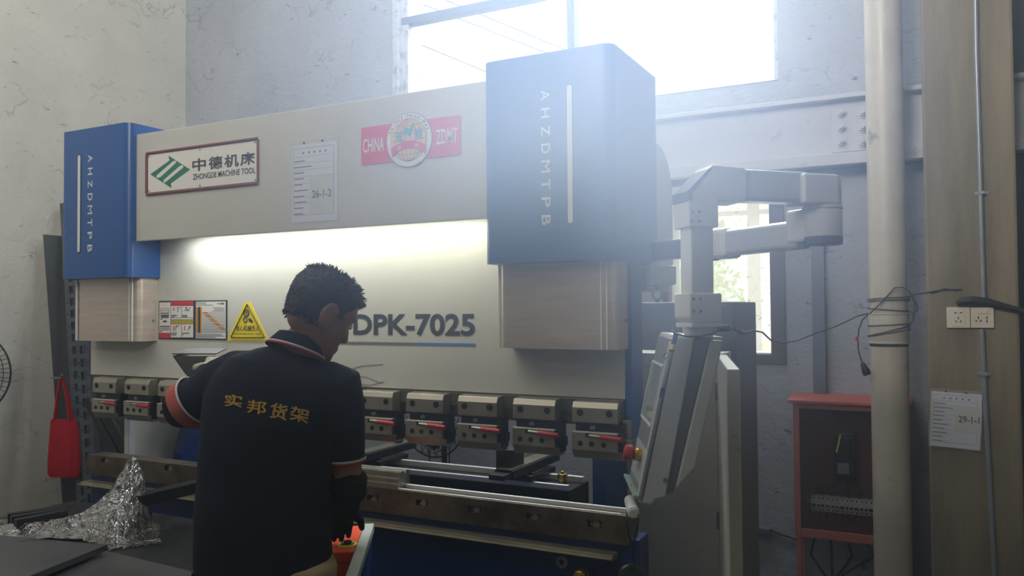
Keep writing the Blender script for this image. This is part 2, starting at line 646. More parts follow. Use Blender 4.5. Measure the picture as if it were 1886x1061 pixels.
def text_data(body, bold=0.0):
    c = bpy.data.curves.new('lettering', 'FONT')
    c.body = body
    c.offset = bold
    c.resolution_u = 4
    o = bpy.data.objects.new('lettering', c)
    COL.objects.link(o)
    dg = bpy.context.evaluated_depsgraph_get()
    dg.update()
    me = bpy.data.meshes.new_from_object(o.evaluated_get(dg))
    vs = [v.co.copy() for v in me.vertices]
    fs = [tuple(p.vertices) for p in me.polygons]
    bpy.data.objects.remove(o)
    bpy.data.curves.remove(c)
    bpy.data.meshes.remove(me)
    return vs, fs


def text_into(mb, body, org, w, h, u=UX, v=UZ, n=None, bold=0.0, lift=0.001, shear=0.0):
    """text fitted in the box of width w and height h whose lower left corner is org"""
    vs, fs = text_data(body, bold)
    if not vs:
        return mb
    x0, x1 = min(p.x for p in vs), max(p.x for p in vs)
    y0, y1 = min(p.y for p in vs), max(p.y for p in vs)
    u, v = Vector(u).normalized(), Vector(v).normalized()
    n = n or u.cross(v)
    pts = []
    for p in vs:
        b = (p.y - y0) / max(1e-6, y1 - y0) * h
        pts.append(Vector(org) + u * ((p.x - x0) / max(1e-6, x1 - x0) * w + shear * b) + v * b + n * lift)
    return mb.add(pts, fs)


def rr_poly(x0, x1, z0, z1, r, n=5):
    """rounded rectangle in 2D"""
    out = []
    for cx, cz, a0 in ((x1 - r, z1 - r, 0), (x0 + r, z1 - r, 90), (x0 + r, z0 + r, 180), (x1 - r, z0 + r, 270)):
        for i in range(n + 1):
            a = math.radians(a0 + 90 * i / n)
            out.append((cx + r * math.cos(a), cz + r * math.sin(a)))
    return out


def disc2(cx, cz, r, n=32, rz=None):
    rz = rz or r
    return [(cx + r * math.cos(2 * math.pi * i / n), cz + rz * math.sin(2 * math.pi * i / n)) for i in range(n)]


def plate(mb, poly, Y, t):
    """flat plate facing the camera side (towards -Y), front face at Y, t thick"""
    return mb.prism([(x, Y, z) for x, z in poly], (0, t, 0))


def holes_box(mb, x0, x1, y0, y1, z0, z1, openings):
    """wall slab in X-Z with rectangular openings (ox0, ox1, oz0, oz1)"""
    xs = sorted({x0, x1, *[o[0] for o in openings], *[o[1] for o in openings]})
    zs = sorted({z0, z1, *[o[2] for o in openings], *[o[3] for o in openings]})
    for i in range(len(xs) - 1):
        for j in range(len(zs) - 1):
            mx, mz = (xs[i] + xs[i + 1]) / 2, (zs[j] + zs[j + 1]) / 2
            if any(o[0] < mx < o[1] and o[2] < mz < o[3] for o in openings):
                continue
            mb.bx(xs[i], xs[i + 1], y0, y1, zs[j], zs[j + 1])
    return mb



# ------------------------------------------------------------------ the setting
XL, YB, XR, YF, ZC = -4.85, 4.2, 3.0, -4.0, 5.2
w1 = (P(738, 165, Y=YB).x, P(1433, 150, Y=YB).x, P(1431, 149, Y=YB).z, 4.5)           # high window
w2 = (P(1226, 420, Y=YB).x, P(1421, 560, Y=YB).x, P(1421, 652, Y=YB).z, P(1400, 322, Y=YB).z)   # low window
structure(MB().bx(XL - 0.2, XR + 0.2, YF - 0.2, YB + 0.3, -0.2, 0).build('floor', M_floor))
structure(MB().bx(XL - 0.2, XR + 0.2, YF - 0.2, YB + 0.3, ZC, ZC + 0.2).build('ceiling', M_ceil))
structure(MB().bx(XL - 0.2, XL, YF - 0.2, YB + 0.25, 0, ZC).build('wall_left', M_wallL))
structure(holes_box(MB(), XL, XR, YB, YB + 0.25, 0, ZC, [w1, w2]).build('wall_back', M_wallB))
structure(MB().bx(XR, XR + 0.2, YF - 0.2, YB + 0.25, 0, ZC).build('wall_right', M_wallL))
structure(MB().bx(XL, XR, YF - 0.2, YF, 0, ZC).build('wall_front', M_wallL))

# high window: post on the left, mullion, transom, panes
win = bpy.data.objects.new('window_1', None)
COL.objects.link(win)
structure(win)
yw = YB + 0.02
mul0, mul1 = P(1046, 20, Y=yw).x, P(1060, 20, Y=yw).x
MB().bx(P(722, 100, Y=yw - .05).x, P(733, 100, Y=yw - .05).x, yw - .05, yw + .10, w1[2] - .06, 4.5).build('window_post', M_framel, win, .004)
MB().bx(P(738, 100, Y=yw).x, P(753, 100, Y=yw).x, yw - .01, yw + .06, w1[2], 4.5).build('window_post', M_framel, win, .004)
MB().bx(mul0, mul1, yw - .02, yw + .06, w1[2], 4.5).build('mullion', M_frame, win, .004)
MB().bx(mul0 + .012, mul1 - .012, yw - .035, yw - .02, w1[2], 4.5).build('mullion', M_frame, win, .003)
zt0, zt1 = P(752, 46, Y=yw).z, P(752, 32, Y=yw).z
MB().bx(w1[0], mul0, yw - .015, yw + .055, zt0, zt1).build('transom', M_frame, win, .004)
MB().bx(w1[0], w1[1], yw + .0, yw + .2, w1[2] - .0, w1[2] + .012).build('sill', M_frame, win)
MB().bx(w1[1] - .02, w1[1], yw, yw + .06, w1[2], 4.5).build('window_post', M_framel, win)
for a, b, c, d in ((w1[0], mul0, w1[2], zt0), (w1[0], mul0, zt1, 4.5), (mul1, w1[1], w1[2], 4.5)):
    MB().quad((a, yw + .03, c), (b, yw + .03, c), (b, yw + .03, d), (a, yw + .03, d)).build('pane', M_pane, win)
# low window beside the machine
wi2 = bpy.data.objects.new('window_2', None)
COL.objects.link(wi2)
structure(wi2)
MB().bx(w2[1] - .004, P(1446, 560, Y=YB - .01).x, YB - .012, YB + .1, w2[2] - .05, w2[3] + .02).build('window_post', M_brown, wi2, .004)
MB().bx(w2[0] - .02, w2[0] + .012, YB - .012, YB + .1, w2[2] - .05, w2[3]).build('window_post', M_brown, wi2, .004)
MB().bx(w2[0], w2[1], YB - .012, YB + .1, w2[2] - .05, w2[2]).build('sill', M_brown, wi2, .004)
MB().bx(w2[0], w2[1], YB, YB + .1, w2[3] - .02, w2[3]).build('lintel', M_brown, wi2)
MB().quad((w2[0], YB + .06, w2[2]), (w2[1], YB + .06, w2[2]), (w2[1], YB + .06, w2[3]), (w2[0], YB + .06, w2[3])).build('pane', M_pane2, wi2)

# steel I-beam along the back wall with a bolted splice
yb = YB - .14
zb1, zb0 = P(1400, 190, Y=yb).z, P(1595, 299, Y=yb).z
bx0, bx1 = XL, XR
ib = MB().bx(bx0, bx1, yb, YB, zb1 - .022, zb1).bx(bx0, bx1, yb, YB, zb0, zb0 + .055).bx(bx0, bx1, yb + .055, YB, zb0, zb1).build('trim_1', M_beam, None, .003)
structure(ib)
sp = MB().bx(P(1530, 230, Y=yb + .05).x, P(1650, 230, Y=yb + .05).x, yb + .04, yb + .055, P(1530, 283, Y=yb + .05).z, P(1530, 200, Y=yb + .05).z).build('splice_plate', M_beam, ib, .003)
for px in (1550, 1590):
    for py in (208, 235, 262):
        c = P(px, py, Y=yb + .04)
        MB().cyl(c, c - Vector((0, .006, 0)), .026, 20).cyl(c - Vector((0, .006, 0)), c - Vector((0, .022, 0)), .018, 6).cyl(c - Vector((0, .022, 0)), c - Vector((0, .034, 0)), .009, 12).build('bolt', M_beam, sp)

# concrete column, and a dark panel added for the unlit space beyond
ccx0, ccx1 = P(1705, 530, Y=3.85).x, P(1877, 530, Y=3.85).x
structure(MB().bx(ccx0, ccx1, 3.85, YB, 0, ZC).build('trim_2', M_conc, None, .012))
dr = MB().bx(ccx1 + .005, ccx1 + .95, YB - .035, YB, 0, 2.9).build('dark_panel_1', M_darkpanel, None, .004)
structure(dr)

# outside: ground, trees, pole, wires
def outside(o, label, cat, group=None):
    return tag(o, label, cat, group)


g = MB().quad((-30, YB + .6, -.3), (25, YB + .6, -.3), (25, 45, -.3), (-30, 45, -.3)).build('ground', M_grass)
structure(g)


def tree(x, y, h, w, label, seed):
    rnd = random.Random(seed)
    t = thing('tree', (x, y, -.3), label, 'tree', None)
    MB().cyl((x, y, -.3), (x, y, h * .6), .10, 10, .05).build('trunk', M_bark, t, smooth=True)
    mb = MB()
    for k in range(2200):
        a, b = rnd.uniform(0, 6.283), rnd.uniform(-1, 1)
        rad = rnd.random() ** .4
        s = math.sqrt(1 - b * b)
        c = Vector((x + math.cos(a) * s * w * rad, y + math.sin(a) * s * w * rad, h * .62 + b * h * .42 * rad))
        u = Vector((rnd.gauss(0, 1), rnd.gauss(0, 1), rnd.gauss(0, 1))).normalized() * rnd.uniform(.03, .07)
        v = u.orthogonal() * .8
        mb.add([c - u, c + v * .6, c + u, c - v * .6], [(0, 1, 2, 3)])
    lf = mb.build('foliage', M_leaf, t, recalc=False)
    lf['kind'] = 'stuff'
    return t


q = P(1330, 470, Y=9)
tree(q.x - .55, 9, 2.7, .75, 'tall yellow-green tree behind the low window, at its left', 1)
q = P(1300, 580, Y=12)
tree(q.x - .2, 11, 1.75, 1.0, 'low olive bush behind the low window, near the bottom of the glass', 2)
q = P(1388, 450, Y=14)
pt = thing('utility_pole', (q.x, 14, -.3), 'pale concrete utility pole with crossarms seen through the low window', 'utility pole')
MB().cyl((q.x, 14, -.3), (q.x, 14, 4.4), .12, 12, .09).build('pole', M_polec, pt, smooth=True)
for z in (3.05, 3.6):
    MB().bx(q.x - .8, q.x + .8, 13.9, 13.98, z, z + .07).build('crossarm', M_polec, pt)
for i, (a, b) in enumerate((((757, 75), (885, 128)), ((820, 0), (960, 58)), ((860, 40), (1000, 95)))):
    p0, p1 = P(*a, Y=9), P(*b, Y=8)
    dv = p1 - p0
    wv = MB().tube([p0 - dv * 1.2 + Vector((0, 0, 0)), p0, p1, p1 + dv * 1.0], .006, 6).build('power_line', M_ink)
    tag(wv, ('lowest of the thin power lines crossing behind the high window', 'uppermost thin power line behind the high window, nearest the transom', 'middle of the thin power lines behind the high window')[i], 'power line', 'power lines outside the high window')

# thin scattering volume added through the hall to imitate lens glare
hm = bpy.data.materials.new('glare_haze_volume')
hm.use_nodes = True
hm.node_tree.nodes.clear()
ho = hm.node_tree.nodes.new('ShaderNodeOutputMaterial')
hv = hm.node_tree.nodes.new('ShaderNodeVolumeScatter')
hv.inputs['Color'].default_value = (0.70, 0.84, 1.0, 1)
hv.inputs['Density'].default_value = GLARE_HAZE
hv.inputs['Anisotropy'].default_value = 0.72
hm.node_tree.links.new(hv.outputs[0], ho.inputs['Volume'])
hz = MB().bx(XL + .01, XR - .01, YF + .01, YB - .002, .01, ZC - .01).build('glare_haze', hm)
tag(hz, 'thin bluish veil filling the hall air, imitating lens glare', 'glare_haze', kind='stuff')

# denser veil added between the camera and the right housing, imitating window glare
cm = bpy.data.materials.new('glare_veil_volume')
cm.use_nodes = True
nt = cm.node_tree
nt.nodes.clear()
co = nt.nodes.new('ShaderNodeOutputMaterial')
cv = nt.nodes.new('ShaderNodeVolumeScatter')
cv.inputs['Color'].default_value = (0.40, 0.56, 1.0, 1)
cv.inputs['Anisotropy'].default_value = 0.54
ct_ = nt.nodes.new('ShaderNodeTexCoord')
cmap = nt.nodes.new('ShaderNodeMapping')
SR = (0.68, 0.62, 0.60)
cmap.inputs['Scale'].default_value = tuple(1 / a for a in SR)
cg = nt.nodes.new('ShaderNodeTexGradient')
cg.gradient_type = 'SPHERICAL'
cp = nt.nodes.new('ShaderNodeMath')
cp.operation = 'POWER'
cp.inputs[1].default_value = 1.6
cmu = nt.nodes.new('ShaderNodeMath')
cmu.operation = 'MULTIPLY'
cmu.inputs[1].default_value = GLARE_VEIL
for a, b in ((ct_.outputs['Object'], cmap.inputs[0]), (cmap.outputs[0], cg.inputs[0]), (cg.outputs['Fac'], cp.inputs[0]), (cp.outputs[0], cmu.inputs[0]), (cmu.outputs[0], cv.inputs['Density']), (cv.outputs[0], co.inputs['Volume'])):
    nt.links.new(a, b)
sc_ = P(1040, 290, d=1.35)
sm = MB().ell((0, 0, 0), ((SR[0], 0, 0), (0, SR[1], 0), (0, 0, SR[2])), 32, 20).build('glare_veil', cm)
sm.location = sc_
tag(sm, 'denser bluish veil imitating window glare in front of the right housing', 'glare_veil', kind='stuff')

# ------------------------------------------------------------------ press brake
YR, YC, YM = 2.356, 2.2, 2.24          # ram face, cover face, upper beam face
TX0, TX1 = -3.316, -0.816
pb = thing('press_brake', (-2.066, 2.6, 0), 'large white and blue press brake with twin blue housings, filling the middle', 'press brake')
# bed: blue front plate, table bar with slots, groove strips, front rail
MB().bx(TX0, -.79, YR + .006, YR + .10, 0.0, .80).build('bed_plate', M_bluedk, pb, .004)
slots = [P(px, py, Y=YR) for px, py in ((198, 848), (315, 862), (440, 881), (690, 917), (780, 926), (878, 938), (985, 951), (1098, 964))]
tb = holes_box(MB(), TX0, TX1, YR - .012, YR + .006, .785, .872, [(p.x - .024, p.x + .024, p.z - .009, p.z + .012) for p in slots])
bar = tb.build('table_bar', M_tabst, pb)
MB().bx(TX0, TX1, YR + .006, YR + .078, .80, .868).build('table_core', M_tabst, bar)
for p in slots:
    MB().cyl((p.x + .004, YR + .004, p.z), (p.x + .004, YR - .006, p.z), .011, 14).bx(p.x - .02, p.x + .02, YR + .0, YR + .0055, p.z - .008, p.z - .001).build('slot_bolt', M_bolt, bar, smooth=True)
dieR = P(740, 873, Y=YR + .02).x
MB().bx(dieR, TX1 - .03, YR - .002, YR + .005, .868, .875).build('groove_strip', M_bright, bar)
MB().bx(dieR - .03, TX1 - .01, YR + .044, YR + .056, .868, .880).build('groove_strip', M_bright, bar)
prof = [(.0, .872), (.0, .888), (.008, .890), (.008, .904), (.016, .908), (.016, .925), (.022, .930), (.036, .930), (.044, .918), (.052, .930), (.066, .930), (.072, .925), (.072, .872)]
MB().prism([(-2.62, YR - .004 + a, b) for a, b in prof], (dieR + 2.62, 0, 0)).build('lower_die', M_clamp, pb)
rl = MB().bx(TX0, P(1130, 1030, Y=2.32).x, 2.315, 2.362, P(1130, 1035, Y=2.315).z, P(1130, 1024, Y=2.315).z)
rl.bx(TX0, P(1130, 1030, Y=2.32).x, 2.300, 2.315, P(1130, 1033, Y=2.315).z + .004, P(1130, 1026, Y=2.315).z - .004)
rl.build('front_rail', M_rail, pb, .002)
c = P(1037, 1034, Y=YR)
MB().cyl(c + Vector((0, .01, 0)), c + Vector((0, -.012, 0)), .020, 24).build('bed_bolt', M_bolt, pb, .002)
MB().cyl(c + Vector((0, -.011, 0)), c + Vector((0, -.0125, 0)), .009, 6).build('bolt_recess', M_hole, pb)
c = P(1078, 1056, Y=YR)
MB().cyl(c + Vector((0, .01, 0)), c + Vector((0, -.02, 0)), .012, 20).cyl(c + Vector((0, -.02, 0)), c + Vector((0, -.05, 0)), .026, 24, .020).build('hose_coupling', M_brass, pb, .003, smooth=True)
# ram: white front plate and oiled body
MB().bx(-3.312, -.827, YR, YR + .01, 1.221, 1.86).build('ram_plate', M_ramp, pb, .002)
MB().bx(-3.30, -.832, YR + .01, YR + .07, 1.135, 1.86).bx(-3.30, -.832, YR + .002, YR + .012, 1.172, 1.219).build('ram_body', M_olive, pb, .003)
MB().bx(-.827, -.806, YR + .004, YR + .11, 1.10, 1.86).build('ram_side_plate', M_blue, pb, .002)
MB().bx(-.845, -.808, YR - .03, YR + .004, 1.075, 1.105).bx(-.83, -.808, YR - .02, YR + .02, 1.105, 1.16).build('ram_stop', M_clamp, pb, .002)
# upper beam
MB().bx(-2.886, -1.228, YM, YM + .016, 1.784, 2.222).bx(-2.886, -1.228, YM + .016, YM + .40, 2.206, 2.222).build('upper_beam', M_white, pb, .003)
lt = MB().bx(-2.62, -1.30, 2.262, 2.288, 1.792, 1.812).build('lamp_strip', M_led, pb)
MB().bx(-2.66, -1.26, 2.2575, 2.296, 1.812, 1.826).bx(-2.66, -2.62, 2.26, 2.292, 1.794, 1.812).bx(-1.30, -1.26, 2.26, 2.292, 1.794, 1.812).bx(-2.86, -1.24, 2.2565, 2.354, 1.826, 1.832).build('lamp_housing', M_white, pb)
o = lamp('strip_light', 'AREA', (-1.96, 2.276, 1.789), (-1.96, 2.330, 1.4), 3.9, (.92, .98, .98), shape='RECTANGLE', size=1.45, size_y=.03)
o.parent = pb
o.matrix_parent_inverse = Matrix.Translation(-ORIG[pb.name])


def rounded_front(x0, x1, y0, y1, r, n=6):
    pts = [(x0, y1), (x0, y0 + r)]
    for i in range(1, n + 1):
        a = math.pi + math.pi / 2 * i / n
        pts.append((x0 + r + r * math.cos(a), y0 + r + r * math.sin(a)))
    for i in range(0, n + 1):
        a = -math.pi / 2 + math.pi / 2 * i / n
        pts.append((x1 - r + r * math.cos(a), y0 + r + r * math.sin(a)))
    pts.append((x1, y1))
    return pts


def housing(x0, x1, xs, xt, lab):
    h = MB().prism([(x, y, 1.638) for x, y in rounded_front(x0, x1, YC, 2.615, .032)], (0, 0, .628)).build('housing', M_blue, pb, smooth=True)
    h['label'] = lab
    zz = (1.745, 2.162)
    st = MB()
    plate(st, rr_poly(xs - .011, xs + .011, *zz, .0105), YC - .0015, .002)
    st.build('slot_border', M_black, h)
    st = MB()
    plate(st, rr_poly(xs - .008, xs + .008, zz[0] + .004, zz[1] - .004, .0075), YC - .003, .002)
    st.build('slot_strip', M_glyph, h)
    word = 'AHZDMTPB'
    for i, ch in enumerate(word):
        zc = 2.138 - i * (2.138 - 1.763) / 7
        wd = .030 if ch != 'M' else .036
        text_into(MB(), ch, (xt - .0145, YC, zc + wd / 2), wd, .029, u=-UZ, v=UX, bold=.0 if ch == 'M' else .012, lift=.0012).build('letter', M_glyph, h)
    return h


housing(-3.297, -2.868, -3.171, -3.101, 'blue housing at the left end')
housing(-1.229, -.800, -.934, -1.013, 'blue housing at the right end, hazy')
# make the right corner of both housings wide and soft like sheet metal; stainless cylinder covers below
for x0, x1, lab in ((-3.276, -2.885, 'left stainless cover'), (-1.209, -.815, 'right stainless cover')):
    cc = MB().prism([(x, y, 1.3755) for x, y in rounded_front(x0, x1, 2.26, YR - .0, .03)], (0, 0, .262)).build('cylinder_cover', M_stain, pb, smooth=True)
    cc['label'] = lab
    for e0, e1 in ((x0 + .001, x0 + .010), (x1 - .052, x1 - .046), (x1 - .034, x1 - .028)):
        MB().bx(e0, e1, 2.2565, 2.264, 1.3755, 1.637).build('cover_edge', M_bright, cc, .0015)
    sb = Vector((x1, 2.335, 1.46))
    MB().cyl(sb, sb + Vector((.004, 0, 0)), .006, 10).build('screw', M_bolt, cc)
# the blue wing and guard plates beside the right housing
MB().prism([(-.851, 2.62, 1.64), (-.851, 2.62, 2.08), (-.851, 2.74, 2.07)] + [(-.851, 2.74 + .17 * math.sin(math.radians(a)), 1.90 + .17 * math.cos(math.radians(a))) for a in range(10, 91, 16)] + [(-.851, 2.91, 1.64)], (.02, 0, 0)).build('guard_plate', M_arm, pb, .003)
# side frames seen through the gap
fx0, fx1 = P(1091, 900, Y=2.66).x, P(1117, 900, Y=2.66).x
prf = [(2.66, 0), (2.66, 1.02), (2.70, 1.10), (2.80, 1.14), (2.84, 1.3), (2.66, 1.7), (2.66, 2.15), (2.88, 2.15), (2.88, 0)]
MB().prism([(fx0, y, z) for y, z in prf], (fx1 - fx0, 0, 0)).build('side_frame', M_blue, pb, .003)
lx = P(322, 800, Y=2.66).x
prfl = [(2.66, 0), (2.66, .84), (2.70, .95)] + [(2.72 + .2 * (1 - math.cos(math.radians(a))), .95 + .25 * math.sin(math.radians(a))) for a in range(15, 91, 15)] + [(2.95, 1.35), (2.66, 1.7), (2.66, 2.15), (3.5, 2.15), (3.5, 0)]
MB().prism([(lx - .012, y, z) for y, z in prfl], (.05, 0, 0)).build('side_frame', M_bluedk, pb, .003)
MB().bx(lx + .04, P(386, 800, Y=2.9).x, 2.9, 2.92, .5, 1.5).build('rear_panel', M_blue, pb)
MB().bx(-3.312, -3.296, 2.56, 2.90, .3, 1.14).build('side_guard', M_cream, pb, .004)
MB().bx(-3.318, -3.284, 2.53, 2.562, .3, 1.14).build('side_guard_edge', M_arm, pb, .004)

# punch clamps: twelve along the ram
YK = 2.306


def clamp(x):
    x0, x1 = x - .0735, x + .0735
    ub = MB().prism([(x0, YK + .048, 1.216), (x0, YK + .008, 1.2135), (x0, YK, 1.196), (x0, YK, 1.152), (x0, YK + .012, 1.148), (x0, YK + .048, 1.148)], (x1 - x0, 0, 0)).build('punch_clamp', M_clamp, pb, .0015)
    for dx in (-.047, .047):
        MB().cyl((x + dx, YK + .002, 1.181), (x + dx, YK - .0015, 1.181), .0105, 18).build('clamp_bolt', M_dksteel, ub)
        MB().cyl((x + dx, YK, 1.181), (x + dx, YK - .002, 1.181), .0075, 6).build('bolt_recess', M_hole, ub)
    MB().bx(x0 + .006, x1 + .016, YK + .012, YK + .05, 1.122, 1.150).bx(x1 + .0005, x1 + .016, YK + .006, YK + .05, 1.052, 1.122).bx(x1 + .016, x1 + .021, YK + .02, YK + .05, 1.07, 1.10).build('clamp_core', M_dksteel, ub, .0015)
    MB().cyl((x - .012, YK + .014, 1.136), (x - .012, YK + .004, 1.136), .006, 14).bx(x - .016, x - .002, YK + .008, YK + .013, 1.131, 1.142).build('clamp_pin', M_bolt, ub)
    lb = MB().bx(x0, x1, YK - .004, YK + .012, 1.068, 1.122)
    lb.prism([(x0, YK - .004, 1.068), (x0, YK + .012, 1.042), (x0, YK + .05, 1.042), (x0, YK + .05, 1.068)], (x1 - x0 + .012, 0, 0))
    lo = lb.build('lower_jaw', M_clamp, ub, .001)
    MB().bx(x0 + .001, x1 - .001, YK - .0035, YK + .012, 1.1222, 1.1236).build('jaw_edge', M_bright, ub)
    for dx in (-.046, -.009, .030):
        MB().cyl((x + dx, YK - .003, 1.088), (x + dx, YK - .0052, 1.088), .0082, 18).build('jaw_hole', M_hole, ub)
    MB().bx(x - .028, x - .012, YK - .0055, YK - .003, 1.108, 1.120).build('jaw_notch', M_hole, ub)
    MB().cyl((x - .014, YK - .010, 1.1145), (x + .024, YK - .012, 1.1125), .0045, 12).build('lever_pin', M_clamp, ub, smooth=True)
    MB().cyl((x + .022, YK - .012, 1.1125), (x + .092, YK - .016, 1.1090), .0078, 16).build('lever_grip', M_red, ub, .0015, smooth=True)


for k in range(12):
    clamp(-.907 - .2043 * k)

# back gauge behind the table: black box beam, two guide rails, two fingers, brass knobs
gb = P(1047, 905, Y=2.78)
gx1, gz = gb.x, gb.z
gx0 = -3.0
beam = MB().bx(gx0, gx1, 2.78, 2.98, gz - .14, gz).build('gauge_beam', M_dksteel, pb, .002)
MB().bx(gx0 + .02, gx1 - .004, 2.785, 2.80, gz, gz + .020).build('guide_rail', M_bright, beam, .002)
MB().bx(gx0 + .02, gx1 - .004, 2.93, 2.950, gz, gz + .024).build('guide_rail', M_bright, beam, .002)


def finger(x, knob):
    f = MB().bx(x - .07, x + .08, 2.77, 2.99, gz + .021, gz + .044).build('gauge_finger', M_dksteel, pb, .003)
    MB().bx(x - .02, x + .06, 2.66, 3.08, gz + .05, gz + .082).bx(x - .012, x + .052, 2.60, 2.68, gz + .055, gz + .075).bx(x - .05, x + .075, 2.80, 2.96, gz + .044, gz + .05).build('finger_bar', M_dksteel, f, .003)
    MB().bx(x - .012, x + .052, 2.66, 3.08, gz + .082, gz + .085).build('finger_face', M_olive, f)
    if knob:
        MB().cyl((x + .02, 3.0, gz + .085), (x + .02, 3.0, gz + .125), .018, 18).build('finger_knob', M_black, f, .002)
    else:
        MB().bx(x - .035, x + .035, 2.70, 2.80, gz + .05, gz + .15).build('finger_head', M_dksteel, f, .004)


fa = P(970, 870, Y=2.85)
finger(fa.x - .02, False)
fb = P(690, 842, Y=2.85)
finger(fb.x, True)
for px, py in ((1036, 884), (362, 824)):
    c = P(px, py, Y=2.86)
    MB().cyl((c.x, 2.86, gz), (c.x, 2.86, gz + .046), .019, 20).cyl((c.x, 2.86, gz + .046), (c.x, 2.86, gz + .055), .007, 10).build('brass_knob', M_brass, beam, .002, smooth=True)

# ------------------------------------------------------------------ plates and lettering on the machine


def pz(px, py, Y):
    p = P(px, py, Y=Y)
    return (p.x, p.z)


# maker's sign
bs = MB()
plate(bs, rr_poly(-2.810, -2.194, 1.965, 2.142, .012), YM - .003, .003)
sg = bs.build('brand_sign', M_signw, pb)
fr = MB()
for z in (1.970, 2.137):
    fr.tube([(-2.803, YM - .004, z), (-2.201, YM - .004, z)], .0055, 8)
for x in (-2.804, -2.200):
    fr.tube([(x, YM - .004, 1.974), (x, YM - .004, 2.133)], .0055, 8)
fr.build('sign_border', M_signred, sg, smooth=True)
fr = MB()
for z in (1.976, 2.131):
    fr.bx(-2.797, -2.207, YM - .0042, YM - .003, z - .001, z + .001)
for x in (-2.797, -2.207):
    fr.bx(x - .001, x + .001, YM - .0042, YM - .003, 1.976, 2.131)
fr.build('border_line', M_ink, sg)
ys = YM - .003


def cz(x, y):   # a point of the enlarged view of the sign
    return pz(x * .28281, 200 + y * .28281, ys)


lg = MB()
plate(lg, [cz(980, 428), cz(1105, 338), cz(1098, 306), cz(1238, 397), cz(1113, 487), cz(1117, 517)], ys - .001, .0008)
lg.build('logo', M_green, sg)
lg = MB()
for a in ([(1020, 438), (1024, 452), (1046, 448), (1150, 352), (1147, 338), (1128, 344)], [(1066, 468), (1071, 486), (1092, 470), (1196, 384), (1192, 368), (1172, 375)]):
    plate(lg, [cz(*q) for q in a], ys - .0018, .0008)
lg.build('logo_bar', M_signw, sg)
tx = MB()
for ch, (x0, y0, x1, y1) in zip('中德机床', ((1254, 312, 1342, 410), (1360, 298, 1450, 398), (1462, 285, 1556, 386), (1566, 270, 1662, 374))):
    a, b = cz(x0, y1), cz(x1, y0)
    text_into(tx, ch, (a[0], ys, a[1]), b[0] - a[0], b[1] - a[1] - .004, bold=.018, lift=.0015)
a, b = cz(1258, 466), cz(1664, 398)
text_into(tx, 'ZHONGDE MACHINE TOOL', (a[0], ys, a[1] + .001), b[0] - a[0], .022, bold=.010, lift=.0015)
tx.build('lettering', M_charc, sg)
for x in (-2.790, -2.502, -2.214):
    for z in (1.984, 2.124):
        MB().cyl((x, ys, z), (x, ys - .003, z), .003, 8).build('rivet', M_bolt, sg)

# red badge with a globe
bp_ = MB()
plate(bp_, rr_poly(-1.727, -1.330, 1.995, 2.124, .006), YM - .003, .003)
bd = bp_.build('badge', M_pink2, pb)
gc = (-1.5285, 2.0625)
d_ = MB()
plate(d_, disc2(*gc, .0915, 40), YM - .0045, .0018)
d_.build('badge_rim', M_inkl, bd)
d_ = MB()
plate(d_, disc2(*gc, .0895, 40), YM - .0055, .002)
d_.build('badge_ring', M_signw, bd)
d_ = MB()
plate(d_, disc2(gc[0], gc[1], .0715, 40), YM - .0065, .001)
d_.build('globe_border', M_inkl, bd)
d_ = MB()
plate(d_, disc2(gc[0], gc[1], .0702, 40), YM - .0072, .001)
d_.build('globe', M_beige, bd)
yg = YM - .0072
ln = MB()
for k in (-.75, -.45, -.15, .15, .45, .75):
    pts = [(gc[0] + .070 * k * math.cos(math.radians(t)), yg - .0003, gc[1] + .070 * math.sin(math.radians(t))) for t in range(-85, 86, 10)]
    ln.tube(pts, .0005, 4)
for z in (-.045, -.02, .0, .03, .05):
    hw = math.sqrt(.0702 ** 2 - z * z)
    ln.tube([(gc[0] + hw * t, yg - .0003, gc[1] + z - .004 * (1 - t * t)) for t in (-1, -.5, 0, .5, 1)], .0005, 4)
ln.build('globe_line', M_ink, bd)
mp = MB()
blob = [(-.022, .028), (-.014, .044), (-.004, .040), (.006, .036), (.012, .046), (.020, .056), (.024, .050), (.018, .038), (.016, .028), (.010, .018), (.004, .012), (-.004, .018), (-.012, .018)]
plate(mp, [(gc[0] + a, gc[1] + b) for a, b in blob], yg - .0012, .0008)
text_into(mp, '安', (gc[0] - .052, yg, gc[1] - .003), .036, .034, bold=.008, lift=.0012)
text_into(mp, '徽', (gc[0] + .022, yg, gc[1] - .001), .034, .036, bold=.005, lift=.0012)
mp.build('globe_mark', M_cyan, bd)
rb = MB()
top = [(gc[0] + .070 * t, gc[1] - .004 - .020 * t * t) for t in [i / 8 - 1 for i in range(17)]]
bot = [(gc[0] + .066 * t, gc[1] - .027 - .024 * t * t) for t in [1 - i / 8 for i in range(17)]]
plate(rb, top + bot, yg - .0022, .001)
rb.build('ribbon', M_pink2, bd)
tx = MB()
text_into(tx, '名', (gc[0] - .044, yg, gc[1] - .034), .016, .016, lift=.0026)
text_into(tx, '牌', (gc[0] + .026, yg, gc[1] - .032), .018, .016, lift=.0026)
text_into(tx, 'CHINA', (-1.718, YM - .003, 2.036), .088, .048, bold=.012, lift=.0012)
text_into(tx, 'ZDMT', (-1.423, YM - .003, 2.036), .082, .048, bold=.012, lift=.0012)
tx.build('lettering', M_signw, bd)
tx = MB()
word = 'AN·HUI·MING·PAI'
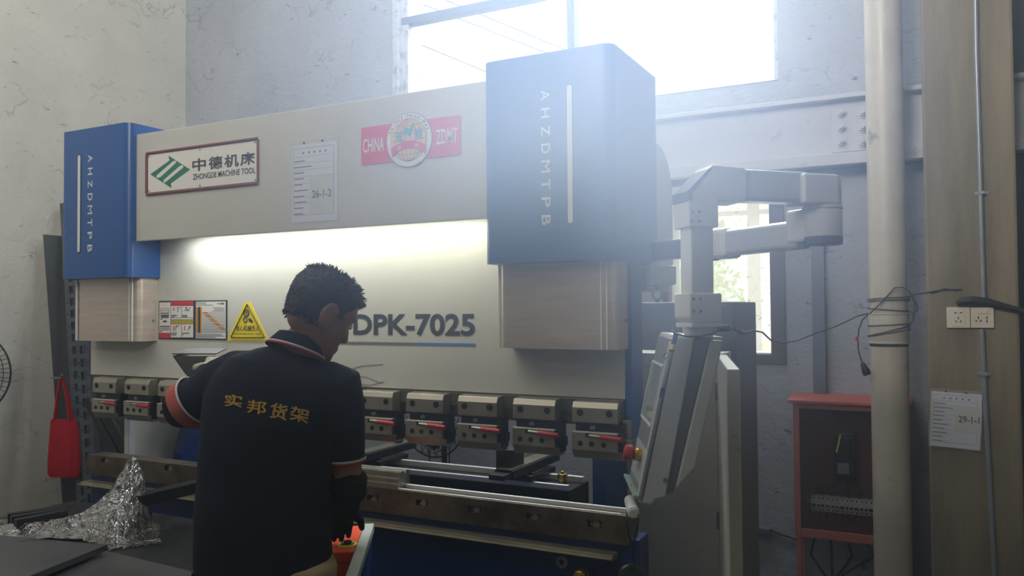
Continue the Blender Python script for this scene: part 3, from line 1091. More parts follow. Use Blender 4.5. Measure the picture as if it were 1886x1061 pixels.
for i, ch in enumerate(word):
    t = math.radians(158 - i * (136 / (len(word) - 1)))
    c = Vector((gc[0] + .080 * math.cos(t), YM - .0055, gc[1] + .080 * math.sin(t)))
    vdir = Vector((math.cos(t), 0, math.sin(t)))
    udir = Vector((math.sin(t), 0, -math.cos(t)))
    if ch == '·':
        tx.cyl(c, c + Vector((0, -.0008, 0)), .0015, 8)
        continue
    wd = {'I': .003, 'M': .012}.get(ch, .0095)
    text_into(tx, ch, c - udir * wd / 2 - vdir * .0055, wd, .011, u=udir, v=vdir, n=Vector((0, -1, 0)), lift=.0012)
tx.build('ring_lettering', M_ink, bd)

# model lettering with underline
tx = MB()
text_into(tx, 'DPK-7025', (-1.856, YR, 1.408), .507, .076, bold=.03, lift=.0012)
text_into(tx, 'Z', (-1.928, YR, 1.408), .052, .076, bold=.03, lift=.0012)
tx.build('model_lettering', M_charc, pb)
MB().bx(-2.05, -1.581, YR - .0012, YR, 1.3755, 1.384).build('model_underline', M_greyln, pb)
MB().bx(-1.581, -1.348, YR - .0012, YR, 1.3755, 1.384).build('model_underline', M_blueln, pb)
# hairline scratches on the ram
sc_ = MB()
for a, b, c in (((645, 681), (665, 674), (705, 671)), ((650, 695), (672, 693), (705, 706)), ((655, 708), (685, 709), (708, 702)), ((648, 722), (660, 715), (680, 712))):
    sc_.tube([P(*q, Y=YR - .0004) for q in (a, b, c)], .0008, 4)
sc_.build('ram_scratch', M_inkl, pb)

# safety instruction plates


def art(x0, y0, x1, y1):      # rect from the enlarged view (280,535)-(510,640), scale 8.2
    a, b = pz(280 + x0 / 8.2, 535 + y1 / 8.2, YR), pz(280 + x1 / 8.2, 535 + y0 / 8.2, YR)
    return a[0], b[0], a[1], b[1]


def arect(mb, r, lift, t=.0006):
    x0, x1, z0, z1 = art(*r)
    return mb.bx(x0, x1, YR - lift, YR - lift + t, z0, z1)


sp1 = MB()
x0, x1, z0, z1 = art(106, 150, 648, 735)
sp1.bx(x0, x1, YR - .002, YR, z0, z1)
sp1 = sp1.build('safety_plate', M_charc, pb)
m = MB()
for r in ((118, 180, 285, 640), (292, 232, 448, 410), (456, 232, 628, 410), (292, 512, 448, 708), (456, 512, 628, 708), (292, 416, 628, 438)):
    arect(m, r, .0026)
m.build('plate_panel', M_signw, sp1)
m = MB()
for r in ((290, 160, 628, 226), (118, 648, 288, 718)):
    arect(m, r, .0026)
m.build('plate_band', M_redpl, sp1)
m = MB()
arect(m, (290, 444, 628, 506), .0026)
m.build('warning_band', M_yeldk, sp1)
m = MB()
for r in ((130, 345, 265, 358), (140, 372, 262, 398), (150, 405, 262, 415), (140, 420, 160, 440), (175, 455, 230, 480), (130, 535, 278, 548), (130, 565, 278, 572), (130, 590, 278, 597), (130, 612, 160, 625), (300, 370, 390, 380), (300, 390, 355, 400), (462, 370, 540, 380), (462, 390, 545, 400), (300, 640, 385, 650), (300, 665, 375, 675), (462, 640, 575, 650), (462, 665, 480, 675), (140, 270, 262, 274), (140, 330, 262, 334), (140, 270, 144, 334), (258, 270, 262, 334), (160, 300, 240, 304)):
    arect(m, r, .0032)
for pts in (((380, 250), (395, 290), (385, 330)), ((400, 262), (430, 252)), ((545, 300), (580, 250)), ((490, 300), (540, 290), (560, 310)), ((355, 600), (362, 540), (410, 530)), ((355, 575), (372, 530)), ((540, 600), (580, 545)), ((555, 560), (575, 530))):
    MB().tube([P(280 + a / 8.2, 535 + b / 8.2, Y=YR - .003) for a, b in pts], .0011, 5).build('plate_drawing', M_ink, sp1)
m.build('plate_print', M_ink, sp1)
m = MB()
for r in ((332, 255, 345, 300), (515, 250, 540, 275), (332, 530, 345, 610), (495, 530, 508, 605)):
    arect(m, r, .0033)
m.build('plate_mark', M_redpl, sp1)
sp2 = MB()
x0, x1, z0, z1 = art(650, 145, 1140, 742)
sp2.bx(x0, x1, YR - .002, YR, z0, z1)
sp2 = sp2.build('tonnage_plate', M_charc, pb)
m = MB()
arect(m, (668, 165, 1118, 722), .0026)
m.build('plate_panel', M_signw, sp2)
m = MB()
arect(m, (672, 250, 760, 640), .0031)
m.build('table_column', M_orng, sp2)
m = MB()
arect(m, (706, 250, 738, 640), .0034)
m.build('table_column', M_ink, sp2)
m = MB()
for k in range(9):
    arect(m, (770 + k * 34, 330 + k * 31, 850 + k * 34, 350 + k * 31), .0031)
m.build('table_step', M_orng, sp2)
m = MB()
for k in range(16):
    arect(m, (770, 325 + k * 20.5, 1112, 329 + k * 20.5), .0030)
for k in range(6):
    arect(m, (676 + k * 26, 182, 690 + k * 26, 200), .0032)
for r in ((680, 215, 925, 222), (990, 190, 1024, 204), (1034, 182, 1100, 210), (920, 255, 1112, 258), (920, 308, 1112, 311), (945, 270, 1100, 276), (945, 290, 1100, 296), (676, 660, 1060, 664), (676, 682, 1100, 686), (676, 702, 970, 706)):
    arect(m, r, .0032)
m.build('table_rule', M_inkl, sp2)

# yellow warning triangle
wt = [pz(418, 628, YR), pz(496, 628, YR), pz(461, 557, YR), pz(451, 557, YR)]
ws = MB()
plate(ws, wt, YR - .0012, .0012)
ws = ws.build('warning_sign', M_yel, pb)
m = MB()
tri = [pz(426, 621, YR), pz(488, 621, YR), pz(456, 560, YR)]
for i in range(3):
    a, b = tri[i], tri[(i + 1) % 3]
    m.bar((a[0], YR - .002, a[1]), (b[0], YR - .002, b[1]), .001, .006, up=(0, 1, 0))


def ring(mb, c, r, wdt, Y, n=24):
    return mb.tube([(c[0] + r * math.cos(6.2832 * i / n), Y, c[1] + r * math.sin(6.2832 * i / n)) for i in range(n)], wdt, 5, closed=True)


g1, g2 = pz(454.5, 577, YR), pz(452.5, 589, YR)
ring(m, g1, .0105, .0022, YR - .002)
for i in range(12):
    a = 6.2832 * i / 12
    m.bx(g1[0] + .0145 * math.cos(a) - .0016, g1[0] + .0145 * math.cos(a) + .0016, YR - .0022, YR - .001, g1[1] + .0145 * math.sin(a) - .0016, g1[1] + .0145 * math.sin(a) + .0016)
m.cyl((g1[0], YR, g1[1]), (g1[0], YR - .002, g1[1]), .0035, 10)
ring(m, g2, .0095, .0022, YR - .002)
hand_ = [pz(458, 586, YR), pz(461, 586, YR), pz(466, 591, YR), pz(466, 595, YR), pz(459, 592, YR)]
plate(m, hand_, YR - .0022, .001)
a, b = pz(435.5, 610, YR), pz(478.5, 599, YR)
text_into(m, '当心机械伤人', (a[0], YR - .0012, a[1]), b[0] - a[0], b[1] - a[1], bold=.012, lift=.001)
a, b = pz(431, 617, YR), pz(481.5, 613, YR)
text_into(m, 'WARNING MECHANICAL INJURY', (a[0], YR - .0012, a[1]), b[0] - a[0], .0085, bold=.01, lift=.001)
m.build('sign_print', M_ink, ws)

# paper notice in a clear sleeve on the upper beam


def notice(loc, label, w, h, tilt, num, nr, group=None):
    """sheet of paper; loc is its lower left corner, nr the number label rectangle in sheet fractions"""
    t = thing('notice', loc, label, 'notice', group)
    L = Vector(loc)
    u = Vector((math.cos(tilt), 0, math.sin(tilt)))
    v = Vector((-math.sin(tilt), 0, math.cos(tilt)))
    n = Vector((0, -1, 0))

    def q(a0, b0, a1, b1, lift, mb):
        c = [L + u * (a * w) + v * (b * h) + n * lift for a, b in ((a0, b0), (a1, b0), (a1, b1), (a0, b1))]
        return mb.prism(c, n * .0004)
    q(.03, .02, .97, .95, .0006, MB()).build('paper', M_paper, t)
    ru = MB()
    for a0, b0, a1, b1 in ((.06, .10, .90, .105), (.06, .90, .90, .905), (.06, .10, .065, .905), (.895, .10, .90, .905), (.06, .80, .90, .803), (.06, .72, .90, .723), (.06, .64, .90, .643), (.06, .56, .90, .563)):
        q(a0, b0, a1, b1, .0011, ru)
    for k in range(4):
        q(.06, .48 - k * .08, .42, .483 - k * .08, .0011, ru)
    ru.build('form_rule', M_inkl, t)
    pr = MB()
    for k in range(5):
        q(.26 + k * .115, .835, .29 + k * .115, .86, .0012, pr)
    for k, ln_ in enumerate((.28, .46, .26, .26, .22, .36, .26, .34, .24, .24)):
        q(.08, .745 - k * .07, .08 + ln_ * .8, .756 - k * .07, .0012, pr)
    pr.build('form_entry', M_ink, t)
    a0, b0, a1, b1 = nr
    lb = MB()
    q(a0, b0, a1, b1, .0012, lb)
    lo = lb.build('number_label', M_label, t)
    tx = MB()
    fw = (a1 - a0) * .80 * w
    text_into(tx, num, L + u * ((a0 + (a1 - a0) * .12) * w) + v * ((b0 + b1) / 2 * h - .013), fw, .028, u=u, v=v, bold=.016, lift=.002)
    tx.build('number', M_ink, lo)
    q(0, 0, 1, 1, .0026, MB()).build('sleeve', M_sleeve, t)
    pn = MB()
    for a in (.3, .68):
        c = L + u * (a * w) + v * (.965 * h)
        pn.cyl(c + n * .003, c + n * .006, .004, 10)
    pn.build('pin', M_ink, t)
    return t


notice((-2.046, YM - .0001, 1.808), 'white form in a clear sleeve marked 26-1-2 on the press brake', .220, .300, 0.0, '26-1-2', (.40, .12, .89, .56))

# ------------------------------------------------------------------ right side: cabinets, control arm
CF = Vector((-math.sin(YAW), math.cos(YAW), 0))
CR = Vector((math.cos(YAW), math.sin(YAW), 0))

# white machine cabinet with a swung-out side door
yc = 2.90
cx0, cx1 = P(1119, 900, Y=yc).x, P(1326, 900, Y=yc).x
czt = P(1180, 650, Y=yc).z
cab = thing('machine_cabinet', ((cx0 + cx1) / 2, yc + .2, 0), 'tall white steel machine cabinet behind the control panel, its narrow door swung open', 'cabinet')
MB().bx(cx0, cx1, yc + .012, yc + .21, 0, czt).build('body', M_cream, cab, .004)
MB().bx(cx0 + .045, cx1 - .008, yc, yc + .012, .04, czt - .055).build('front_panel', M_cream, cab, .003)
MB().bx(cx0, cx0 + .035, yc + .002, yc + .012, .0, czt).bx(cx0 + .035, cx1, yc + .002, yc + .012, czt - .048, czt).build('face_frame', M_cream, cab, .002)
h0 = Vector((cx1 + .016, yc - .01, 0))
e1 = P(1351, 681, Z=czt - .002)
dv = (Vector((e1.x, e1.y, 0)) - h0).normalized()
L_ = (Vector((e1.x, e1.y, 0)) - h0).length
sd = Vector((dv.y, -dv.x, 0))
if sd.x < 0:
    sd = -sd
dm = MB().obx(h0 + dv * L_ / 2 + UZ * (czt / 2 + .02), dv, sd, UZ, L_, .034, czt - .04).build('door', M_cream, cab, .004)
hb = MB()
for z in (.3, .75, 1.2):
    hc = h0 + UZ * z
    MB().cyl(hc - UZ * .03 - sd * .018, hc + UZ * .03 - sd * .018, .008, 10).build('hinge', M_bolt, dm)

# grey tank cabinet behind with a lifting eye
yt = 3.22
t0, t1 = P(1178, 600, Y=yt), P(1355, 600, Y=yt)
tz = P(1300, 556, Y=yt).z
tk = thing('tank_cabinet', ((t0.x + t1.x) / 2, yt + .2, 0), 'grey steel box cabinet with a lifting eye on top, behind the control arm', 'cabinet')
MB().bx(t0.x - .12, t1.x, yt, yt + .42, 0, tz).build('body', M_grey, tk, .006)
MB().bx(P(1245, 600, Y=yt).x, t1.x - .012, yt - .006, yt, .1, tz - .012).build('front_panel', M_grey, tk, .003)
c = P(1211, 546, Y=yt + .08)
eb = MB()
ring(eb, (c.x, c.z + .008), .021, .0055, yt + .08)
eb.cyl((c.x, yt + .08, tz - .002), (c.x, yt + .08, c.z - .012), .010, 12)
eb.build('lifting_eye', M_grey, tk, smooth=True)

# control arm: bracket, lower tube, double joint, upper tube, elbow, drop tube, panel box
E_ = P(1283, 345, d=1.99)
J_ = P(1515, 375, d=2.085)
ta = Vector((J_.x - E_.x, J_.y - E_.y, 0)).normalized()
S_ = P(1212, 463, d=2.66)
tb_ = Vector((S_.x - J_.x, S_.y - J_.y, 0)).normalized()
ca = thing('control_arm', (S_.x, S_.y, 0), 'light grey jointed swing arm carrying the tilted control panel, right of the machine', 'control arm')
zU = P(1400, 345, d=2.04).z
zL = P(1480, 428, d=2.08).z
Jv = Vector((J_.x, J_.y, 0))
Ev = Vector((E_.x, E_.y, 0))
na = Vector((ta.y, -ta.x, 0))
if na.dot(CF) > 0:
    na = -na
# bracket on the machine and the lower tube
Sv = Vector((S_.x, S_.y, 0))
zbk = P(1212, 508, d=2.66).z
br = MB().obx(Sv + UZ * zbk + CR * .005, CR, CF, UZ, .09, .09, .062).obx(Sv + UZ * (zbk + .034) - CR * .03, CR, CF, UZ, .03, .06, .02).obx(Sv + UZ * (zbk - .040) - CR * .03, CR, CF, UZ, .03, .06, .02)
br.build('wall_bracket', M_arm, ca, .006)
MB().obx(Vector((S_.x - .05, S_.y + .06, zbk + .01)), UX, (0, 1, 0), UZ, .10, .14, .12).build('bracket_plate', M_arm, ca, .004)
zS = S_.z
tubev = (Jv + UZ * zL) - (Sv + UZ * zS)
MB().bar(Sv + UZ * zS - tubev.normalized() * .05, Sv + UZ * zS + tubev * .42, .055, .060).build('inner_tube', M_trunk, ca, .008)
MB().bar(Sv + UZ * zS + tubev * .40, Jv + UZ * zL - tubev.normalized() * .06, .062, .074).build('outer_tube', M_armtub, ca, .012, 3)
MB().bar(Sv + UZ * zS + tubev * .40, Sv + UZ * zS + tubev * .52, .080, .088).build('tube_collar', M_arm, ca, .016, 3)
wr = MB()
a0 = Sv + UZ * zS + tubev * .385
td = tubev.normalized()
sx = td.cross(UZ).normalized()
for k in range(5):
    cc = a0 + td * (k * .007 - .012)
    wr.tube([cc + sx * .040 * math.cos(6.2832 * i / 20 + k) + UZ * (.043 * math.sin(6.2832 * i / 20 + k)) for i in range(20)], .005, 6, closed=True)
wr.build('wound_cord', M_wireb, ca, smooth=True)
# joint
zc0, zc1, zc2, zc3 = P(1515, 446, d=2.06).z, P(1515, 384, d=2.06).z, P(1515, 378, d=2.06).z, P(1515, 322, d=2.06).z
MB().cyl(Jv + UZ * zc0, Jv + UZ * zc1, .0465, 36).build('lower_joint', M_arm, ca, .004, smooth=True)
MB().cyl(Jv + UZ * (zc0 - .006), Jv + UZ * (zc0 + .018), .0470, 36).build('joint_cap', M_armdk, ca, .004, smooth=True)
MB().cyl(Jv + UZ * zc1, Jv + UZ * zc2, .0485, 36).build('joint_ring', M_arm, ca, .001, smooth=True)
up = MB().prism([Jv + UZ * zc2 + Vector((p[0], p[1], 0)) for p in [tuple((ta * a + na * b)[:2]) for a, b in ((-.085, -.045), (.012, -.045), (.038, -.028), (.048, 0), (.038, .028), (.012, .045), (-.085, .045))]], UZ * (zc3 - zc2))
up.build('upper_joint', M_arm, ca, .007, 3)
MB().obx(Jv + UZ * ((zc0 + zc1) / 2 + .004) - Vector((tubev.x, tubev.y, 0)).normalized() * .052, Vector((tubev.x, tubev.y, 0)), sx, UZ, .075, .076, .085).build('tube_clamp', M_arm, ca, .007)
# upper tube and elbow
MB().bar(Ev + UZ * zU + ta * .06, Jv + UZ * zU - ta * .06, .058, .078).build('upper_tube', M_armtub, ca, .008)
zE1, zE0 = P(1283, 308, d=1.97).z, P(1283, 420, d=1.97).z
zEm = P(1283, 372, d=1.97).z
k = 2.0 / FPX
el = [(-.043, zE0), (.036, zE0), (.036, zEm + .008), (.042, zEm), (.105, zEm - .0), (.115, zEm + .008), (.115, zE1 - .006), (.108, zE1), (.022, zE1 + .004), (-.043, zE1 - .062)]
MB().prism([Ev + ta * a + na * .040 + UZ * z for a, z in el], na * -.080).build('elbow', M_arm, ca, .006, 3)
MB().prism([Ev + ta * a + na * .0406 + UZ * z for a, z in ((.012, zE1 - .006), (.024, zE1 - .002), (-.034, zE1 - .068), (-.034, zE1 - .085), (-.046, zE1 - .085), (-.046, zE1 - .062))], na * -.0812).build('elbow_trim', M_armdk, ca, .001)
zT0 = P(1283, 542, d=1.97).z
MB().obx(Ev + UZ * ((zE0 + zT0) / 2) - ta * .002, ta, na, UZ, .060, .060, zE0 - zT0 + .04).build('drop_tube', M_armtub, ca, .005)
zK0, zK1 = P(1280, 590, d=1.97).z, P(1280, 540, d=1.97).z
MB().prism([Ev + ta * a + na * .041 + UZ * z for a, z in ((-.044, zK1), (.040, zK1), (.042, zK1 - .004), (.042, zK0 - .008), (-.034, zK0 - .008), (-.044, zK0 + .006))], na * -.082).build('lower_collar', M_arm, ca, .005, 3)
for z0_, z1_ in ((zE0 + .014, zE0 + .036), (zK1 - .014, zK1 - .044)):
    for a in (-.034, -.016):
        for z in (z0_, z1_):
            c = Ev + ta * a + na * .0405 + UZ * z
            MB().cyl(c, c + na * .0015, .0035, 10).build('collar_screw', M_armdk, ca)
zN0 = P(1280, 618, d=1.97).z
MB().cyl(Ev + UZ * (zN0 - .004), Ev + UZ * (zK0 - .006), .034, 20, .042).build('neck', M_arm, ca, .002, smooth=True)
MB().obx(Ev + UZ * (zK0 - .012), ta, na, UZ, .080, .084, .010).build('neck_plate', M_arm, ca, .002)

# the control panel box
dP = 1.96
out = [((1243, 617), 0), ((1282, 617), 0), ((1310, 619), .012), ((1338, 622), .030)]
bot_ = [((1182, 932), 0), ((1203, 933), 0), ((1212, 921), .012), ((1242, 908), .030)]
mid_ = [((1186, 905), 0), ((1210, 915), 0), ((1240, 908), .012), ((1284, 866), .030)]
side = [(1243, 617), (1337, 621), (1285, 866), (1241, 909), (1205, 925), (1202, 936), (1178, 931)]
sweep = CF * .26 + CR * .012
pts = [P(*q, d=dP) for q in side]
px_ = MB().prism([p + sweep * .06 for p in pts], sweep * .94).build('panel_box', M_arm, ca, .006, 3)
# raised side cheek with a long ridge
MB().prism([P(*q, d=dP + .002) for q in ((1246, 621), (1280, 621), (1226, 916), (1206, 921), (1200, 931), (1182, 927))], sweep * .09).build('side_cheek', M_arm, px_, .004)
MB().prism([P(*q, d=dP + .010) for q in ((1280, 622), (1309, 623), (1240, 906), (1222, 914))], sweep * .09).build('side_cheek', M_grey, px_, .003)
MB().prism([P(*q, d=dP + .004) for q in ((1309, 626), (1332, 627), (1281, 862), (1244, 902))], sweep * .09).build('side_cheek', M_arm, px_, .004)
for q in ((1273, 685), (1226, 885)):
    c = P(*q, d=dP)
    MB().cyl(c + CF * .015, c - CF * .001, .006, 12).build('side_screw', M_grey, px_)
# front face details: basis from the near edge
n0, n1 = P(1242, 625, d=dP), P(1180, 925, d=dP)
eh = (n1 - n0).normalized()
ew = sweep.normalized()
nf = eh.cross(ew).normalized()
if nf.x > 0:
    nf = -nf
H_ = (n1 - n0).length
fb_ = n0 + ew * .016


def fpt(a, b, lift=0):
    """a: along the face away from the camera (m), b: down the face (fraction)"""
    return n0 + ew * a + eh * (H_ * b) + nf * lift


def fbox(mb, a0, a1, b0, b1, l0, l1):
    return mb.prism([fpt(a0, b0, l0), fpt(a1, b0, l0), fpt(a1, b1, l0), fpt(a0, b1, l0)], nf * (l1 - l0))


fbox(MB(), .0, .258, .0, .99, -.002, .004).build('front_plate', M_grey, px_, .002)
fbox(MB(), .002, .012, .02, .99, .004, .010).build('front_trim', M_arm, px_, .002)
fbox(MB(), .026, .026, .0, .0, 0, 0)
sb = MB()
for a0, a1, b0, b1 in ((.03, .24, .17, .185), (.03, .24, .545, .56), (.03, .036, .17, .56), (.234, .24, .17, .56)):
    fbox(sb, a0, a1, b0, b1, .004, .010)
sb.build('screen_frame', M_arm, px_, .001)
fbox(MB(), .036, .234, .185, .545, .004, .006).build('screen', M_glass, px_)
fbox(MB(), .03, .24, .70, .92, .004, .006).build('key_panel', M_armtub, px_)
fbox(MB(), .0, .255, .965, .985, .004, .020).build('tray', M_teal, px_, .002)
# emergency stop on the face
ec = fpt(.11, .765, .006)
es = MB().cyl(ec, ec + nf * .018, .016, 24).build('stop_base', M_brass, px_, .002, smooth=True)
MB().cyl(ec + nf * .018, ec + nf * .024, .013, 24).cyl(ec + nf * .024, ec + nf * .044, .0215, 28, .019).build('stop_button', M_red, px_, .003, smooth=True)
# round hand grip at the foot of the panel
g0, g1 = P(1160, 922, d=2.06), P(1167, 945, d=1.93)
gr = MB().cyl(g0, g1, .0145, 24).build('hand_grip', M_arm, px_, .003, smooth=True)
MB().cyl(g1, g1 - (g0 - g1).normalized() * .004, .0105, 20).build('grip_end', M_cream, px_, .001)
MB().tube([P(1163, 892, d=2.06), P(1159, 905, d=2.06), P(1156, 920, d=2.06)], .0015, 6).build('grip_wire', M_salmon, px_)
# lanyard with a dark green thing hanging from the grip
ly = thing('pendant_charm', P(1168, 1050, d=1.96), 'dark green glossy pouch on a black cord loop hanging from the panel grip', 'pouch')
lp = [P(1154, 960, d=1.955), P(1158, 985, d=1.96), P(1167, 1012, d=1.96), P(1168, 1028, d=1.96), P(1169, 1040, d=1.96)]
lq = [P(1170, 1040, d=1.96), P(1165, 1022, d=1.96), P(1168, 1000, d=1.96), P(1174, 970, d=1.945), P(1176, 955, d=1.93)]
tp = [P(1176, 950, d=1.93), P(1172, 938, d=1.935), P(1164, 930, d=1.96), P(1156, 938, d=1.985), P(1154, 950, d=1.975)]
MB().tube(lp, .0021, 6).tube(lq, .0021, 6).tube(tp, .0024, 6).build('cord', M_wireb, ly, smooth=True)
bc = P(1162, 1065, d=1.96)
pm = MB().ell(bc, (CR * .032, CF * .014, UZ * .036), 24, 14)
pm = pm.build('pouch', mat('dark_green_vinyl', S(24, 40, 36), 0.25), ly, smooth=True)
# pen clipped in the panel edge, second cap below
pn = thing('pen', P(1236, 635, d=1.93), 'blue ballpoint pen with a yellow band tucked in the edge of the control panel', 'pen')
pa, pb_, pc_, pd_ = P(1245, 614, d=1.925), P(1237, 648, d=1.925), P(1228, 690, d=1.925), P(1217, 733, d=1.925)
MB().cyl(pa, pb_, .0060, 14, .0055).build('cap', M_pen, pn, .001, smooth=True)
MB().cyl(P(1240, 634, d=1.925), P(1237.5, 644, d=1.925), .0066, 14).build('band', M_yel, pn)
MB().cyl(pb_, P(1221, 714, d=1.925), .0042, 12).build('barrel', M_penw, pn, smooth=True)
MB().cyl(P(1221, 714, d=1.925), pd_, .0048, 12, .0040).build('end_plug', M_pen, pn, smooth=True)
MB().tube([P(1232, 652, d=1.92), P(1226, 650, d=1.92), P(1222, 657, d=1.92), P(1225, 662, d=1.92), P(1231, 656, d=1.92)], .001, 6).build('key_ring', M_wire, pn)
# thin cord hung over the top of the panel, running to the drain pipe
cd = thing('cord', P(1330, 605, d=2.0), 'thin dark cord from the control panel top sagging across to the drain pipe', 'cord')
MB().tube([P(1236, 608, d=1.94), P(1246, 615, d=1.90), P(1265, 620, d=1.89), P(1290, 620, d=1.90), P(1312, 615, d=1.93), P(1328, 607, d=1.98)], .0022, 6).build('loop', M_wire, cd, smooth=True)
MB().cyl(P(1322, 605, d=1.98), P(1343, 604, d=1.99), .008, 12).build('clip', M_black, cd, .001)
PIY = 3.93
sag = [(1343, 604, 2.0), (1356, 609, 2.15), (1370, 614, 2.3), (1388, 609, 2.5), (1404, 612, 2.7), (1420, 627, 2.85), (1440, 632, 3.0), (1470, 627, 3.2), (1500, 615, 3.35), (1535, 603, 3.5), (1560, 592, 3.6), (1580, 582, 3.68), (1600, 577, 3.72)]
MB().tube([P(a, b, d=c) for a, b, c in sag], .0028, 6).build('wire', M_wire, cd, smooth=True)
MB().cyl(P(1364, 613, d=2.25), P(1375, 613, d=2.35), .006, 10).build('joint', M_black, cd)

# ------------------------------------------------------------------ back wall, right: pipe, column fittings, red box
pc0 = P(1636, 560, Y=PIY)
PX, PR = pc0.x, .077
pi = thing('drain_pipe', (PX, PIY, 0), 'thick cream plastic drain pipe standing in front of the back wall', 'drain pipe')
MB().cyl((PX, PIY, 0), (PX, PIY, ZC), PR, 40).build('pipe', M_pipe, pi, smooth=True)
zj0, zj1 = P(1636, 634, Y=PIY - PR).z, P(1636, 577, Y=PIY - PR).z
MB().cyl((PX, PIY, zj0 + .006), (PX, PIY, zj1 - .006), PR + .004, 40).cyl((PX, PIY, zj1 - .008), (PX, PIY, zj1), PR + .006, 40).cyl((PX, PIY, zj0), (PX, PIY, zj0 + .010), PR + .006, 40).build('socket_joint', M_pipe, pi, .002, smooth=True)
MB().cyl((PX, PIY, zj0 - .012), (PX, PIY, zj0), PR + .0015, 40).build('joint_seal', M_wireb, pi, .001)


def helix(z0, z1, turns, r, n=24, tilt=0.0, ph=0.0):
    out_ = []
    for i in range(int(n * turns) + 1):
        a = 6.2832 * i / n + ph
        out_.append(Vector((PX + r * math.cos(a), PIY + r * math.sin(a), z0 + (z1 - z0) * i / (n * turns) + tilt * math.cos(a))))
    return out_


wc = thing('pipe_cable', (PX, PIY, zj1), 'thin dark cable wound round the drain pipe, ending in a dangling black plug', 'cable')
zz = [P(1636, y, Y=PIY - PR).z for y in (550, 572, 600, 615)]
for z, tl in ((zz[0], .004), (zz[0] - .01, .002), (zz[1], -.008), (zz[2], .004), (zz[3], .016), (zz[3] + .008, .022)):
    MB().tube(helix(z, z + .004, 1.02, PR + .0075, tilt=tl), .0024, 6).build('winding', M_wire, wc, smooth=True)
yq = PIY - PR - .012
lps = [(1602, 578), (1618, 562), (1634, 545), (1648, 530), (1662, 529), (1674, 535), (1682, 548), (1688, 562), (1690, 572), (1682, 577), (1672, 572)]
MB().tube([P(a, b, Y=yq) for a, b in lps], .0032, 6).build('loop', M_wire, wc, smooth=True)
lps = [(1676, 540), (1684, 556), (1684, 576), (1680, 592), (1674, 604), (1660, 611)]
MB().tube([P(a, b, Y=yq) for a, b in lps], .0030, 6).build('loop', M_wire, wc, smooth=True)
lps = [(1600, 578), (1588, 590), (1582, 606), (1580, 625), (1581, 645), (1585, 660), (1590, 672)]
MB().tube([P(a, b, Y=yq) for a, b in lps], .0032, 6).build('plug_cord', M_wire, wc, smooth=True)
a, b = P(1588, 668, Y=yq), P(1596, 686, Y=yq)
MB().cyl(a, b, .008, 14, .019).cyl(b, b + (b - a).normalized() * .012, .019, 14, .015).build('plug', M_black, wc, .002, smooth=True)
MB().bx(P(1576, 620, Y=yq).x, P(1582, 628, Y=yq).x, yq - .004, yq + .004, P(1576, 628, Y=yq).z, P(1576, 620, Y=yq).z).build('red_tie', M_red, wc)
MB().tube([P(1678, 543, Y=3.84), P(1692, 541, Y=3.84), P(1712, 538, Y=3.845), P(1735, 534, Y=3.846), P(1772, 533, Y=3.847)], .0032, 6).tube([P(1715, 541, Y=3.846), P(1740, 532, Y=3.844), P(1765, 535, Y=3.846)], .003, 6).build('cable_end', M_wire, wc, smooth=True)

# sockets on the column
YS = 3.85


def socket(px0, px1, label, kind):
    x0, x1 = P(px0, 585, Y=YS).x, P(px1, 585, Y=YS).x
    z1, z0 = P(px0, 566, Y=YS).z, P(px0, 604, Y=YS).z
    t = thing('wall_socket', ((x0 + x1) / 2, YS, z0), label, 'socket', 'wall sockets on the concrete column')
    MB().bx(x0 + .001, x1 - .001, YS - .012, YS, z0, z1).build('socket_plate', M_sock, t, .002)
    cx_, cz_ = (x0 + x1) / 2, (z0 + z1) / 2
    if kind == 0:
        MB().bx(cx_ - .022, cx_ + .024, YS - .0135, YS - .011, z0 + .008, z1 - .008).build('insert', M_sock, t, .001)
        sl = ((-.010, .020, 90), (.010, .020, 90), (0, -.002, 0), (-.008, -.016, -35), (.008, -.016, 35))
    else:
        MB().bx(cx_ - .018, cx_ + .022, YS - .0150, YS - .011, z1 - .026, z1 - .009).build('rocker', M_sock, t, .001)
        sl = ((-.014, .0, 0), (-.022, -.013, -35), (-.006, -.013, 35), (.016, .0, 0), (.016, -.015, 0))
    for a, b, r in sl:
        r = math.radians(r)
        MB().obx((cx_ + a, YS - .0135, cz_ + b), (math.cos(r), 0, -math.sin(r)), (0, 1, 0), (math.sin(r), 0, math.cos(r)), .0035, .001, .010).build('slot', M_hole, t)
    return t


socket(1743, 1787, 'left wall socket on the column, five-hole without a switch', 0)
socket(1787, 1831, 'right wall socket on the column, with a rocker switch above its holes', 1)
# conduit with saddle clamps
cn = thing('conduit', P(1805, 500, Y=YS), 'thin grey metal conduit running down the concrete column past the sockets', 'conduit')
MB().tube([P(a, b, Y=YS - .014) for a, b in ((1796, -60), (1798, 100), (1803, 250), (1807, 400), (1812, 560))], .0095, 12).tube([P(a, b, Y=YS - .014) for a, b in ((1808, 606), (1812, 690), (1818, 800), (1825, 930), (1834, 1110), (1842, 1300))], .0095, 12).build('tube', M_conduit, cn, smooth=True)
for px, py in ((1808, 356), (1813, 689)):
    c = P(px, py, Y=YS)
    MB().bx(c.x - .026, c.x + .026, YS - .004, YS, c.z - .007, c.z + .007).bx(c.x - .012, c.x + .012, YS - .027, YS - .003, c.z - .007, c.z + .007).build('saddle_clamp', M_conduit, cn, .003)
# thick black cable over the sockets
kc = MB().tube([P(a, b, Y=YS - .018) for a, b in ((1762, 560), (1772, 556), (1790, 554), (1815, 556), (1840, 562), (1872, 570), (1890, 574), (1925, 580))], [.010, .018, .020, .018, .014, .012, .011, .011], 10).build('cable', M_wireb, None, smooth=True)
tag(kc, 'thick black cable bundle over the wall sockets running off to the right', 'cable')
